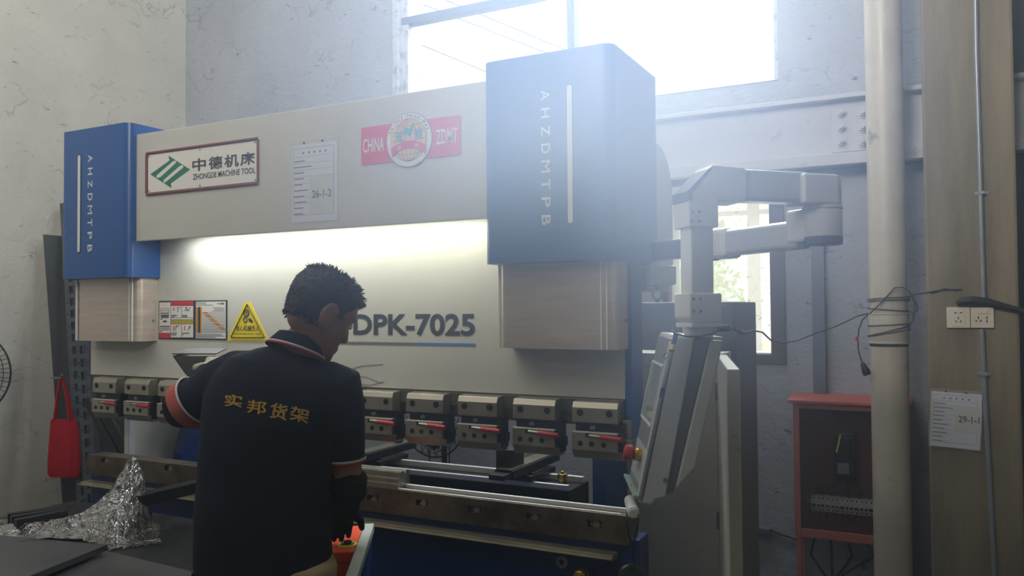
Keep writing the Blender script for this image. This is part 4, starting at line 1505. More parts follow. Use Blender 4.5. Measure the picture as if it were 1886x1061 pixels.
# notice on the column
nL = P(1709, 820, Y=YS - .012)
nt_ = notice((nL.x, YS - .012, nL.z - .004), 'curling form in a clear sleeve marked 29-1-1 on the concrete column', .195, .245, -.05, '29-1-1', (.50, .30, .98, .72))
# trunking strip up the back wall
tr_ = MB().bx(P(1496, 600, Y=YB - .03).x, P(1520, 600, Y=YB - .03).x, YB - .03, YB, P(1500, 724, Y=YB).z, P(1500, 448, Y=YB - .03).z).build('cable_trunking', M_trunk, None, .003)
tag(tr_, 'flat grey cable trunking up the back wall, above the red box', 'trunking')
# ledge and wires low on the wall
lg_ = MB().bx(P(1366, 970, Y=YB - .02).x, P(1418, 970, Y=YB - .02).x, YB - .03, YB, P(1366, 979, Y=YB - .02).z, P(1366, 968, Y=YB - .02).z).build('pipe_stub', M_trunk, None, .003)
tag(lg_, 'short dark bar fixed low on the back wall beside the white cabinet', 'bar')
fl = MB().bar(P(1368, 985, Y=4.0), P(1374, 1120, Y=3.9), .014, .03).build('flat_bar', M_dksteel)
tag(fl, 'dark flat steel bar leaning upright beside the white cabinet door', 'bar')
gw = MB().tube([P(a, b, Y=YB - .008) for a, b in ((1418, 976), (1440, 985), (1462, 992), (1480, 998))], .005, 6).build('cable', M_wireb, None, smooth=True)
tag(gw, 'thin black cable low on the back wall running into the red box stand', 'cable')

# red electrical box on a stand
YX = 4.035
b0, b1 = P(1462, 860, Y=YX).x, P(1672, 860, Y=YX).x
bz1, bz0 = P(1470, 742, Y=YX).z, P(1470, 988, Y=YX).z
eb = thing('electrical_box', ((b0 + b1) / 2, YX + .1, 0), 'faded red electrical box on legs with a dark open front, behind the drain pipe', 'electrical box')
wl = .028
MB().bx(b0, b0 + .004, YX + .004, YX + .16, bz0, bz1).bx(b1 - .004, b1, YX + .004, YX + .16, bz0, bz1).bx(b0, b1, YX + .004, YX + .16, bz0, bz0 + .004).bx(b0, b1, YX + .004, YX + .16, bz1 - .004, bz1).build('shell', M_pink, eb)
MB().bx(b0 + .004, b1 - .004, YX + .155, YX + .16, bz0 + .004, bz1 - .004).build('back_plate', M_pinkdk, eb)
MB().bx(b0, b0 + wl, YX, YX + .006, bz0, bz1).bx(b1 - wl, b1, YX, YX + .006, bz0, bz1).bx(b0 + wl, b1 - wl, YX, YX + .006, bz0, bz0 + .040).bx(b0 + wl, b1 - wl, YX, YX + .006, bz1 - .026, bz1).build('front_frame', M_pink, eb, .002)
MB().prism([(b0 - .020, YX - .02, bz1), (b0 - .020, YX - .02, bz1 + .015), (b0 - .020, YX + .16, bz1 + .035), (b0 - .020, YX + .16, bz1)], (b1 - b0 + .04, 0, 0)).build('hood', M_pink, eb, .003)
for x in (b0 + .006, b1 - .026):
    for y in (YX + .004, YX + .14):
        MB().bx(x, x + .022, y, y + .016, 0, bz0).build('leg', M_pink, eb, .002)
c = P(1557, 840, Y=YX + .15)
MB().bx(c.x - .05, c.x + .05, YX + .08, YX + .155, c.z - .095, c.z + .12).bx(c.x - .035, c.x + .035, YX + .065, YX + .08, c.z + .0, c.z + .10).build('breaker', M_black, eb, .008)
MB().bx(c.x - .028, c.x + .022, YX + .063, YX + .08, c.z - .07, c.z - .02).build('breaker_label', M_grey, eb)
MB().tube([Vector((c.x - .03, YX + .055, c.z + .03)), Vector((c.x - .02, YX + .045, c.z + .07)), Vector((c.x - .012, YX + .055, c.z + .115))], .004, 8).build('earth_wire', M_yel, eb, smooth=True)
zb_ = P(1557, 930, Y=YX + .13).z
x = b0 + .062
k = 0
while x < b1 - .05:
    w_ = .018 if k % 3 else .027
    bb = MB().bx(x + .0006, x + w_ - .0006, YX + .10, YX + .15, zb_ - .035, zb_ + .035).bx(x + .0006, x + w_ - .0006, YX + .088, YX + .102, zb_ - .016, zb_ + .016).build('circuit_breaker', M_label, eb, .001)
    MB().bx(x + .004, x + w_ - .004, YX + .078, YX + .089, zb_ - .008, zb_ + .001).build('toggle', M_pen if k in (3, 4) else M_black, bb)
    for dz in (-.027, .027):
        MB().cyl((x + w_ / 2, YX + .101, zb_ + dz), (x + w_ / 2, YX + .0985, zb_ + dz), .004, 8).build('terminal', M_hole, bb)
    x += w_
    k += 1
MB().bx(b0 + .03, b1 - .03, YX + .15, YX + .155, zb_ - .012, zb_ + .012).build('mounting_rail', M_bolt, eb)
wb = MB()
rnd = random.Random(3)
for i in range(7):
    xx = b0 + .06 + i * .035
    wb.tube([Vector((xx, YX + .15, bz0 + .05)), Vector((xx + rnd.uniform(-.02, .02), YX + .12, bz0 + .08)), Vector((xx, YX + .13, zb_ - .03))], .0035, 6)
for i in range(6):
    xx = b0 + .07 + i * .04
    wb.tube([Vector((xx, YX + .14, zb_ + .03)), Vector((xx + rnd.uniform(-.03, .03), YX + .10, zb_ + .07)), Vector((c.x - .03 + i * .012, YX + .13, c.z - .10))], .004, 6)
wo = wb.build('wiring', M_wireb, eb, smooth=True)
wo['kind'] = 'stuff'
for i in range(4):
    a = P(1500 + i * 30, 990, Y=YX + .12)
    MB().tube([a, a + Vector((.02 * (i - 1), .02, -.09)), a + Vector((.05 * (1 - i), .04, -.2)), a + Vector((.03 * i, .06, -.36))], .006, 8).build('supply_cable', M_wireb, eb, smooth=True)

# standing fan behind the machine
fc = P(795, 752, Y=3.9)
R_ = .275
sf = thing('standing_fan', (fc.x, 3.96, 0), 'black wire-guard standing fan behind the machine, seen below the punch clamps', 'fan')


def fan(t, c, R, nx, up=UZ, wires=30, blades=3):
    nx = Vector(nx).normalized()
    s = nx.cross(up).normalized()

    def pt(r, a, o):
        return c + (s * math.cos(a) + up * math.sin(a)) * r + nx * o
    MB().tube([pt(R, 6.2832 * i / 48, 0) for i in range(48)], .005, 6, closed=True).build('guard_ring', M_black, t, smooth=True)
    gw_ = MB()
    for i in range(wires):
        a = 6.2832 * i / wires
        gw_.tube([pt(.05, a, .07), pt(R * .6, a + .06, .06), pt(R * .92, a + .1, .03), pt(R, a + .1, 0)], .0021, 4)
        gw_.tube([pt(.05, a, -.05), pt(R * .7, a, -.05), pt(R, a, 0)], .0021, 4)
    for rr in (.35, .55, .75, .9):
        gw_.tube([pt(R * rr, 6.2832 * i / 40, .06 if rr < .7 else .045) for i in range(40)], .0021, 4, closed=True)
    g = gw_.build('guard_wires', M_black, t)
    g['kind'] = 'stuff'
    for i in range(blades):
        a = 6.2832 * i / blades + .4
        MB().prism([pt(.04, a - .3, .012), pt(R * .8, a - .30, .02), pt(R * .86, a, .01), pt(R * .8, a + .35, -.015), pt(.04, a + .4, -.012)], nx * .003).build('blade', M_dksteel, t)
    MB().cyl(c - nx * .12, c + nx * .03, .045, 20).build('motor', M_black, t, .006, smooth=True)
    MB().cyl(c + nx * .068, c + nx * .075, .045, 20).build('hub_badge', M_black, t)


fan(sf, fc, R_, (-.2, -1, 0))
pc_ = fc + Vector((.02, .1, 0))
MB().cyl((pc_.x, pc_.y, 0.02), (pc_.x, pc_.y, fc.z), .016, 14).build('pole', M_black, sf, smooth=True)
MB().cyl((pc_.x, pc_.y, 0), (pc_.x, pc_.y, .03), .2, 30, .17).build('base', M_black, sf, .004)
for dx in (-.09, .06):
    MB().tube([fc + Vector((dx, .1, -.05)), fc + Vector((dx * .9, .1, -.3)), fc + Vector((dx * .8, .1, -.62))], .004, 6).build('cable', M_wireb, sf, smooth=True)

# ------------------------------------------------------------------ left side: leaning steel, bag, fan
def slotted(p0, p1, w, label, seed=0, face=None):
    """rack upright: slotted front face and two side lips, leaning from p0 (floor) to p1"""
    p0, p1 = Vector(p0), Vector(p1)
    t = thing('rack_upright', p0, label, 'rack upright', 'rack uprights leaning beside the press brake')
    ax = (p1 - p0).normalized()
    L = (p1 - p0).length
    s = Vector(face or (CR.x, CR.y, 0))
    s = (s - ax * s.dot(ax)).normalized()
    n = s.cross(ax)
    if n.dot(CF) > 0:
        n = -n
    mb = MB()
    pit = .075
    k = 0
    z = 0.0

    def q(a0, a1, b0, b1):
        c = [p0 + s * a + ax * b for a, b in ((a0, b0), (a1, b0), (a1, b1), (a0, b1))]
        mb.prism(c, n * .003)
    hw = w / 2
    q(-hw, -w * .22, 0, L)
    q(w * .22, hw, 0, L)
    n_ = int(L / pit)
    for i in range(n_):
        q(-w * .22, w * .22, i * pit, i * pit + .028)
    q(-w * .22, w * .22, n_ * pit, L)
    mb.build('slotted_face', M_uprt, t)
    for sg_ in (-1, 1):
        c = [p0 + s * sg_ * hw, p1 + s * sg_ * hw, p1 + s * sg_ * hw - n * .06, p0 + s * sg_ * hw - n * .06]
        MB().prism(c, s * -.003 * sg_).build('side_lip', M_uprt, t)
    dt = MB()
    for i in range(n_):
        for sg_ in (-1, 1):
            c = p0 + s * sg_ * w * .36 + ax * (i * pit + .05) + n * .0032
            dt.cyl(c, c + n * .0006, .005, 8)
    d_ = dt.build('bolt_holes', M_hole, t)
    d_['kind'] = 'stuff'
    return t


def foot(px, py, Y):
    a = P(px, py, Y=Y)
    return a


def lean(pxt, pyt, pxb, pyb, Yt, Yb):
    """line through two photo points at the given depths, extended down to the floor"""
    a, b = P(pxt, pyt, Y=Yt), P(pxb, pyb, Y=Yb)
    d = b - a
    k = (0.0 - a.z) / d.z
    return a + d * k, a


p0, p1 = lean(128, 430, 158, 930, 3.2, 3.02)
slotted(p0, p1 + (p1 - p0) * .1, .095, 'grey slotted rack upright leaning nearest the red bag')
p0, p1 = lean(146, 520, 168, 930, 3.02, 2.9)
slotted(p0, p1 + (p1 - p0) * .15, .07, 'grey slotted rack upright leaning closest to the press brake')
p0, p1 = lean(224, 720, 214, 840, 3.25, 3.25)
slotted(p0, p1 + (p1 - p0) * .2, .07, 'grey slotted rack upright seen through the gap under the leftmost punch clamps')
# dark sheets standing on edge against the left wall
for i, (ya, yb2, zt, off, lb) in enumerate(((3.06, 3.62, 1.97, .05, 'tall dark grey steel sheet leaning against the left wall behind the red bag'),)):
    sh = MB().prism([(XL + .30 + off, ya, 0), (XL + .30 + off, yb2, 0), (XL + .02 + off, yb2, zt), (XL + .02 + off, ya + .02, zt)], (.004, 0, 0)).build('steel_sheet', M_dsheet)
    tag(sh, lb, 'sheet')
# two flat bars leaning in the gap below the left clamps
for i, (a, b, lb) in enumerate((((200, 770), (232, 830), 'dark flat bar slanting behind the leftmost punch clamps, upper of two'), ((178, 770), (215, 838), 'dark flat bar slanting behind the leftmost punch clamps, lower of two'))):
    q0, q1 = P(*a, Y=2.62), P(*b, Y=2.60)
    d = q1 - q0
    MB().bar(q0 - d * .5, q1 + d * .6, .012, .05).build('rear_brace', M_dksteel, pb)

# red tote bag on a hook
BD = 4.62
hk = P(112, 697, d=BD)
ho_ = MB().tube([P(96, 696, d=BD + .12), P(104, 696, d=BD + .03), hk, P(114, 690, d=BD - .01)], .006, 8).build('hook', M_bolt, None, smooth=True)
tag(ho_, 'bright metal hook holding the red bag beside the leaning uprights', 'hook')
bag = thing('tote_bag', P(118, 878, d=BD), 'red fabric tote bag hanging from a hook at the left', 'bag')
prof = [(878, 92, 144, .04), (872, 89, 147, .055), (850, 89, 147.5, .06), (820, 91, 147, .055), (795, 93, 145, .045), (778, 94, 142, .03), (772, 95, 141, .024)]
rings = []
for y, xa, xb, th in prof:
    c0, c1 = P(xa, y, d=BD), P(xb, y + 1, d=BD)
    c = (c0 + c1) / 2
    hw = (c1 - c0) / 2
    rings.append([c + hw * math.copysign(abs(math.cos(6.2832 * i / 28)) ** .6, math.cos(6.2832 * i / 28)) + CF * th * .5 * math.copysign(abs(math.sin(6.2832 * i / 28)) ** .8, math.sin(6.2832 * i / 28)) for i in range(28)])
for r_ in rings[1:]:
    for i, p in enumerate(r_):
        p += CF * (.006 * math.sin(i * 1.9) + .004 * math.sin(i * 3.1 + 1))
MB().loft(rings).build('body', M_bag, bag, smooth=True)
for xa, xb, dd in ((100, 128, -.02), (102, 135, .025)):
    pts_ = [P(xa, 776, d=BD + dd), P(106 + (xa - 100) * .3, 730, d=BD + dd * .6), P(111, 700, d=BD), P(114, 696, d=BD), P(117, 702, d=BD), P(124 + (xb - 128) * .3, 735, d=BD + dd * .6), P(xb, 776, d=BD + dd)]
    mb = MB()
    for a, b in zip(pts_[:-1], pts_[1:]):
        mb.bar(a, b, .006, .024, up=CF)
    mb.build('handle', M_bag, bag, smooth=True)

# wall fan at the left edge of the picture
fc2 = P(-82, 690, X=XL + .22)
wf = thing('mounted_fan', (XL, fc2.y, fc2.z), 'black wire-guard fan on the left wall, mostly cut off by the picture edge', 'fan')
fan(wf, fc2, .255, (.75, -.66, 0))
MB().cyl((XL, fc2.y + .1, fc2.z), fc2 - Vector((.09, -.08, 0)), .02, 12).cyl((XL, fc2.y + .1, fc2.z), (XL + .02, fc2.y + .1, fc2.z), .06, 20).build('bracket', M_black, wf, smooth=True)

# ------------------------------------------------------------------ sheets on a trestle, plastic film, support arm
ZT = .735
wt_ = thing('work_table', (-2.5, 1.3, 0), 'low work table under the steel sheets and plastic film at lower left', 'table')
MB().bx(-3.1, -1.93, .95, 2.14, ZT - .04, ZT).build('tabletop', M_dksteel, wt_, .004)
for x in (-3.05, -1.98):
    for y in (1.0, 2.09):
        MB().bx(x - .025, x + .025, y - .025, y + .025, 0, ZT - .04).build('leg', M_dksteel, wt_, .004)


def sheet(pix, z, t, curl, label, m=M_sheetm):
    """flat sheet from photo outline at height z, gently curled"""
    base = [P(a, b, Z=z) for a, b in pix]
    n = 10
    # bilinear grid over four corners
    a, b, c, d = base
    vs_, fs_ = [], []
    for j in range(n + 1):
        for i in range(n + 1):
            u, v = i / n, j / n
            p = (a * (1 - u) + b * u) * (1 - v) + (d * (1 - u) + c * u) * v
            p = p + UZ * curl(u, v)
            vs_.append(p)
    for p in list(vs_):
        vs_.append(p - UZ * t)
    N_ = (n + 1) ** 2
    for j in range(n):
        for i in range(n):
            q = j * (n + 1) + i
            fs_.append((q, q + 1, q + n + 2, q + n + 1))
            fs_.append((N_ + q + n + 1, N_ + q + n + 2, N_ + q + 1, N_ + q))
    edge = [i for i in range(n + 1)] + [(j + 1) * (n + 1) - 1 for j in range(1, n + 1)] + [n * (n + 1) + i for i in range(n - 1, -1, -1)] + [j * (n + 1) for j in range(n - 1, 0, -1)]
    for k in range(len(edge)):
        e, f = edge[k], edge[(k + 1) % len(edge)]
        fs_.append((e, f, N_ + f, N_ + e))
    o = MB().add(vs_, fs_).build('steel_sheet', m, None, smooth=True)
    return tag(o, label, 'sheet', 'steel sheets on the work table')


sheet([(352, 1052), (185, 1012), (60, 1075), (360, 1140)], ZT + .016, .006, lambda u, v: 0.0, 'dark flat steel sheet at the bottom, under the curled one')
sheet([(198, 1003), (-60, 985), (-120, 1110), (20, 1075)], ZT + .045, .018, lambda u, v: .012 * u * u - .02 * (1 - v) * .0, 'dark curled steel sheet stack at the lower left corner')
for i, (a, b, lb) in enumerate((((28, 962), (122, 944), 'thin dark steel strip lying behind the film, nearest of three'), ((20, 956), (118, 941), 'thin dark steel strip lying behind the film, middle of three'), ((14, 951), (112, 938), 'thin dark steel strip lying behind the film, farthest of three'))):
    q0, q1 = P(*a, Z=ZT + .05), P(*b, Z=ZT + .05)
    st_ = MB().bar(q0 + UZ * -.02, q1 + UZ * -.02, .030, .06).build('steel_strip', M_dksteel, None, .002)
    tag(st_, lb, 'strip', 'steel strips behind the film')

# plastic film: one crumpled clear sheet rising to a peak and trailing off to the left
def film_sheet():
    n, m = 90, 54
    rnd = random.Random(11)
    # ridge line from far left along the stack to the peak then down to the right foot; front and back hems
    ridge = [(-60, 962, 2.80), (0, 966, 2.78), (60, 962, 2.78), (110, 956, 2.80), (150, 945, 2.83), (180, 925, 2.86), (205, 900, 2.89), (225, 868, 2.92), (240, 838, 2.95), (252, 846, 2.95), (262, 868, 2.94), (270, 905, 2.92), (276, 955, 2.88), (285, 1000, 2.82), (294, 1034, 2.76)]
    hem = [(-60, 1000, 2.5), (0, 1000, 2.52), (60, 992, 2.55), (110, 990, 2.57), (145, 992, 2.58), (165, 998, 2.60), (180, 1003, 2.60), (196, 1012, 2.60), (210, 1020, 2.60), (225, 1022, 2.61), (240, 1024, 2.62), (252, 1026, 2.63), (265, 1029, 2.64), (280, 1033, 2.65), (298, 1038, 2.66)]

    def samp(lst, t):
        x = t * (len(lst) - 1)
        i = min(int(x), len(lst) - 2)
        f = x - i
        a_, b_ = lst[i], lst[i + 1]
        return [a_[k] * (1 - f) + b_[k] * f for k in range(3)]
    vs_ = []
    for j in range(m + 1):
        v = j / m
        for i in range(n + 1):
            t = i / n
            r = samp(ridge, t)
            h = samp(hem, t)
            if v <= .7:
                w_ = v / .7
                pr_ = P(r[0], r[1], d=r[2])
                ph_ = P(h[0], h[1], d=h[2])
                bulge = math.sin(math.pi * w_)
                p = pr_ * (1 - w_) + ph_ * w_ - UZ * .045 * bulge
                amp = .005 + .012 * w_ * (1 if t > .35 else .5)
            else:
                w_ = (v - .7) / .3
                pr_ = P(r[0], r[1], d=r[2])
                vd = Vector((pr_.x, pr_.y, 0)).normalized()
                p = pr_ + vd * (.12 * w_) - UZ * max(0, pr_.z - ZT - .03) * w_ * .9
                amp = .005 + .006 * w_
            fold = math.sin(t * 58 + 2.2 * math.sin(v * 4)) * .6 + math.sin(t * 131 + v * 5 + 1.3) * .35
            nz = noise.noise(Vector((t * 26, v * 8, 3.1))) + .6 * noise.noise(Vector((t * 60, v * 22, 7.7)))
            p = p - CF * amp * (fold + 1.2 * nz) + UZ * amp * .5 * nz
            vs_.append((v, p))
    # order rows: back hem first
    rows = [j for j in range(m, int(.7 * m), -1)] + [j for j in range(0, int(.7 * m) + 1)]
    pts_, fs_ = [], []
    for j in rows:
        pts_ += [vs_[j * (n + 1) + i][1] for i in range(n + 1)]
    for a in range(len(rows) - 1):
        for i in range(n):
            q = a * (n + 1) + i
            fs_.append((q, q + 1, q + n + 2, q + n + 1))
    for p in pts_:
        p.z = max(p.z, ZT + .004)
    return MB().add(pts_, fs_)


fo = film_sheet().build('plastic_film', M_film, None, smooth=True)
tag(fo, 'crumpled clear plastic film draped to a peak over the stacked steel sheets', 'plastic film')
# a wrapped bundle under the peak
pk = P(243, 900, d=2.99)
wb_ = MB().prism([(pk.x - .03, pk.y - .0, ZT), (pk.x + .03, pk.y - .0, ZT), (pk.x + .012, pk.y, pk.z), (pk.x - .01, pk.y, pk.z)], (0, .05, 0)).build('wrapped_bundle', M_dsheet, None, .006)
tag(wb_, 'dark bundle standing under the peak of the clear plastic film', 'bundle')
c = P(326, 1040, d=2.66)
f2 = MB().ell(c, (CR * .036, CF * .06, UZ * .028), 22, 12)
f2.v = [p + Vector((noise.noise(p * 40), noise.noise(p * 41 + Vector((9, 0, 0))), noise.noise(p * 42 + Vector((0, 9, 0))))) * .010 for p in f2.v]
f2 = f2.build('plastic_film', M_film, None, smooth=True)
tag(f2, 'small crumpled puff of clear film on the sheets beside the man', 'plastic film')

# sheet support arm bolted to the bed, left of the man
sa = thing('support_arm', (-2.51, 2.34, .84), 'square black steel sheet-support arm sticking out from the bed left of the man', 'support arm')
zA = P(262, 912, d=2.87).z
MB().bx(-2.535, -2.482, 1.955, 2.343, zA - .043, zA).build('arm_bar', M_dksteel, sa, .003)
MB().bx(-2.56, -2.46, 2.300, 2.343, zA - .10, zA - .043).build('arm_bracket', M_dksteel, sa, .003)
MB().bx(-2.54, -2.48, 2.28, 2.30, zA - .085, zA - .055).build('clamp_screw', M_bolt, sa, .003)
# pale plate low on the bed
a, b = P(284, 974, Y=2.30), P(356, 1012, Y=2.30)
bp2 = MB().bx(a.x, b.x, 2.29, YR + .006, b.z, a.z).build('cover_strip', M_rail, pb, .003)
bp2['label'] = 'pale strip on the lower bed'

# orange console right of the man
oc = thing('console', (-1.5, 1.9, 0), 'orange painted console with a worn pale edge and stop button, right of the man', 'console')
ZO = .775
k0 = P(689, 967, Z=ZO)
k1 = P(659, 1061, Z=ZO)
dirv = (k1 - k0)
dirv.z = 0
Lc = dirv.length
dirv.normalize()
rt = Vector((-dirv.y, dirv.x, 0))
if rt.dot(CR) < 0:
    rt = -rt
k0 = Vector((k0.x, k0.y, 0))
wd_ = .14
MB().prism([k0 - rt * .035 + UZ * ZO, k0 - rt * wd_ + UZ * ZO, k0 - rt * wd_ + dirv * .30 + UZ * (ZO - .0), k0 - rt * .035 + dirv * .30 + UZ * ZO], UZ * -.03).build('top_plate', M_orange, oc, .003)
MB().prism([k0 - rt * .035 + dirv * .02 + UZ * .10, k0 - rt * (wd_ - .01) + dirv * .02 + UZ * .10, k0 - rt * (wd_ - .01) + dirv * .295 + UZ * .10, k0 - rt * .035 + dirv * .295 + UZ * .10], UZ * (ZO - .131)).build('cabinet_body', M_orange, oc, .003)
MB().prism([k0 - rt * .033 - dirv * .01 + UZ * (ZO + .004), k0 - rt * .0 - dirv * .01 + UZ * (ZO + .004), k0 + dirv * (Lc + .04) + UZ * (ZO + .004), k0 - rt * .033 + dirv * (Lc + .04) + UZ * (ZO + .004)], UZ * -.03).build('edge_strip', M_palegr, oc, .004)
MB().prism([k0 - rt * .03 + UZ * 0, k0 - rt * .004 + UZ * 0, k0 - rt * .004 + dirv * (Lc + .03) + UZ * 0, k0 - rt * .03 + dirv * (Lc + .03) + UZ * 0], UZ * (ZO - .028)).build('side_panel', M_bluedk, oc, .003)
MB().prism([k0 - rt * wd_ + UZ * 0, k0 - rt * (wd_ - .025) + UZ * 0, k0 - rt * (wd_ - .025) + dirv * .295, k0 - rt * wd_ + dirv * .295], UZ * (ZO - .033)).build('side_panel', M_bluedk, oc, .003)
bc_ = P(640, 1004, Z=ZO)
MB().cyl(Vector((bc_.x, bc_.y, ZO)), Vector((bc_.x, bc_.y, ZO + .004)), .030, 30).build('button_disc', M_yel, oc, .001)
MB().cyl(Vector((bc_.x, bc_.y, ZO + .004)), Vector((bc_.x, bc_.y, ZO + .0055)), .021, 28).build('button_ring', M_green, oc)
MB().cyl(Vector((bc_.x, bc_.y, ZO + .0055)), Vector((bc_.x, bc_.y, ZO + .014)), .013, 24).build('button_head', M_black, oc, .003, smooth=True)

# the bent sheet the man holds up to the machine
wk = thing('workpiece', P(350, 690, d=2.62), 'grey bent sheet-metal piece held up behind the man\'s left shoulder', 'sheet metal part')
f0 = [P(a, b, d=2.62) for a, b in ((318, 656), (398, 656), (398, 712), (342, 690))]
MB().prism(f0, CF * .004).build('web', M_gsheet, wk)
MB().prism([P(317, 653, d=2.62), P(398, 653, d=2.62), P(398, 653, d=2.62) + CF * .10 + UZ * .012, P(321, 653, d=2.62) + CF * .10 + UZ * .012], UZ * .004).build('flange', M_gsheet, wk)
MB().prism([P(318, 656, d=2.62), P(318, 656, d=2.62) + CF * .10 + UZ * .012, P(342, 690, d=2.62) + CF * .1, P(342, 690, d=2.62)], CR * .004).build('side_flange', M_gsheet, wk)

# ------------------------------------------------------------------ the man at the machine
DP_ = 2.15
man = thing('person', P(490, 1061, d=DP_) * 1.0 - UZ * P(490, 1061, d=DP_).z, 'man seen from behind in a navy polo shirt with gold lettering on the back', 'person')


def pp(x, y, d):
    return P(x, y, d=d)


def oval(c, s, f, a, b, n=32, e=.85):
    out_ = []
    for i in range(n):
        t = 6.2832 * i / n
        cs, sn = math.cos(t), math.sin(t)
        out_.append(c + s * (a * math.copysign(abs(cs) ** e, cs)) + f * (b * math.copysign(abs(sn) ** e, sn)))
    return out_


# torso frame: facing the machine, a touch left of straight away from the camera
tyaw = math.radians(15.5 + 27.2 - 4)
TF = Vector((-math.sin(tyaw), math.cos(tyaw), 0))
TR = Vector((math.cos(tyaw), math.sin(tyaw), 0))


def limb(mb, pts, n=20):
    """tapered limb through (point, radius) pairs, rounded ends"""
    c = [Vector(p) for p, r in pts]
    r = [q for p, q in pts]
    d0, d1 = (c[0] - c[1]).normalized(), (c[-1] - c[-2]).normalized()
    cc = [c[0] + d0 * r[0] * .8, c[0] + d0 * r[0] * .45] + c + [c[-1] + d1 * r[-1] * .45, c[-1] + d1 * r[-1] * .8]
    rr_ = [r[0] * .45, r[0] * .85] + r + [r[-1] * .85, r[-1] * .45]
    return mb.tube(cc, rr_, n)


# joints
shL, elL = pp(432, 690, 2.20), pp(338, 752, 2.24)
haL = pp(396, 674, 2.52)
shR, elR = pp(630, 712, 2.19), pp(640, 884, 2.20)
haR = pp(628, 950, 2.46)
hipL, hipR = pp(440, 1075, 2.17), pp(548, 1075, 2.15)
neck0, neck1 = pp(545, 655, 2.18), pp(579, 606, 2.205)
HC = pp(588, 577, 2.19)           # head centre
hyaw = tyaw - math.radians(58)
hp = math.radians(-31)
HF = Vector((-math.sin(hyaw) * math.cos(hp), math.cos(hyaw) * math.cos(hp), math.sin(hp)))
HR = Vector((math.cos(hyaw), math.sin(hyaw), 0))
HU = HR.cross(HF)
# tilt the head slightly towards its right side
rt_ = Matrix.Rotation(math.radians(6), 3, HF)
HR, HU = rt_ @ HR, rt_ @ HU


def hp3(x, y, z):
    return HC + (HR * x + HF * y + HU * z) * .965


SL = [(-.120, .018, .092, .058), (-.112, .034, .098, .035), (-.098, .045, .097, .01), (-.08, .055, .094, -.03), (-.06, .062, .093, -.055), (-.03, .069, .091, -.078), (0, .073, .090, -.092), (.03, .076, .093, -.098), (.055, .075, .091, -.099), (.08, .068, .080, -.090), (.10, .052, .058, -.068), (.114, .028, .03, -.036), (.118, .010, .01, -.014)]


def head_rings(sc=1.0, off=0.0):
    out_ = []
    for z, w_, yf, yb_ in SL:
        cy_, hd = (yf + yb_) / 2, (yf - yb_) / 2
        out_.append(oval(hp3(0, cy_, z * sc), HR, HF, w_ * sc + off, hd * sc + off, 32, .92))
    return out_


body = MB()
body.loft(head_rings())
limb(body, [(neck0 - UZ * .05, .056), (neck0 - UZ * .01, .058), ((neck0 + neck1) / 2, .060), (neck1, .058), (hp3(0, -.03, -.02), .056)])
# nose, brow, lips, chin, cheeks, ears
limb(body, [(hp3(0, .086, .022), .009), (hp3(0, .101, -.008), .011), (hp3(0, .110, -.026), .012)], 14)
for s_ in (-1, 1):
    body.ell(hp3(s_ * .011, .098, -.030), (HR * .009, HF * .010, HU * .008))
    body.ell(hp3(s_ * .030, .083, .030), (HR * .024, HF * .010, HU * .008))
    body.ell(hp3(s_ * .040, .072, -.022), (HR * .024, HF * .018, HU * .022))
    body.ell(hp3(s_ * .074, -.008, -.008), (HR * .010, HF * .019, HU * .032))
    body.ell(hp3(s_ * .072, .002, -.034), (HR * .008, HF * .010, HU * .013))
    body.tube([hp3(s_ * (.080 + .006 * math.sin(math.radians(t))), -.012 + .019 * math.cos(math.radians(t)), -.004 + .031 * math.sin(math.radians(t))) for t in range(-70, 251, 20)], .0048, 8)
body.ell(hp3(0, .094, -.060), (HR * .022, HF * .012, HU * .007))
body.ell(hp3(0, .092, -.072), (HR * .019, HF * .012, HU * .007))
body.ell(hp3(0, .090, -.104), (HR * .020, HF * .012, HU * .014))
# trunk under the shirt, hips, legs, feet
TS = [(1100, 494, 116, .118, 2.16), (1050, 490, 112, .116, 2.16), (960, 488, 108, .112, 2.16), (880, 490, 106, .11, 2.16), (800, 500, 110, .11, 2.165), (730, 512, 116, .108, 2.18), (700, 522, 98, .09, 2.185)]
body.loft([oval(pp(x, y, d), TR, TF, hw / FPX * d, dp_) for y, x, hw, dp_, d in reversed(TS)])
for h, s_ in ((hipL, -1), (hipR, 1)):
    kn = Vector((h.x, h.y, .47)) + TF * .04 + TR * .01 * s_
    an = Vector((h.x, h.y, .085)) - TF * .02 + TR * .02 * s_
    limb(body, [(h + UZ * .05, .085), (h - UZ * .1, .080), (kn, .056), (kn - UZ * .12, .055), (an, .036)])
    limb(body, [(an - UZ * .035 - TF * .03, .036), (an - UZ * .045 + TF * .08, .034), (an - UZ * .055 + TF * .16, .026)])
# arms
limb(body, [(shL.lerp(shR, .08) - UZ * .01, .048), ((shL + elL) / 2, .046), (elL, .042)])
limb(body, [(elL, .042), (elL.lerp(haL, .4), .040), (elL.lerp(haL, .85), .028)])
limb(body, [(shR.lerp(shL, .10) - UZ * .01, .046), ((shR + elR) / 2, .042), (elR, .040)])
limb(body, [(elR, .042), (elR.lerp(haR, .4), .040), (elR.lerp(haR, .85), .028)])


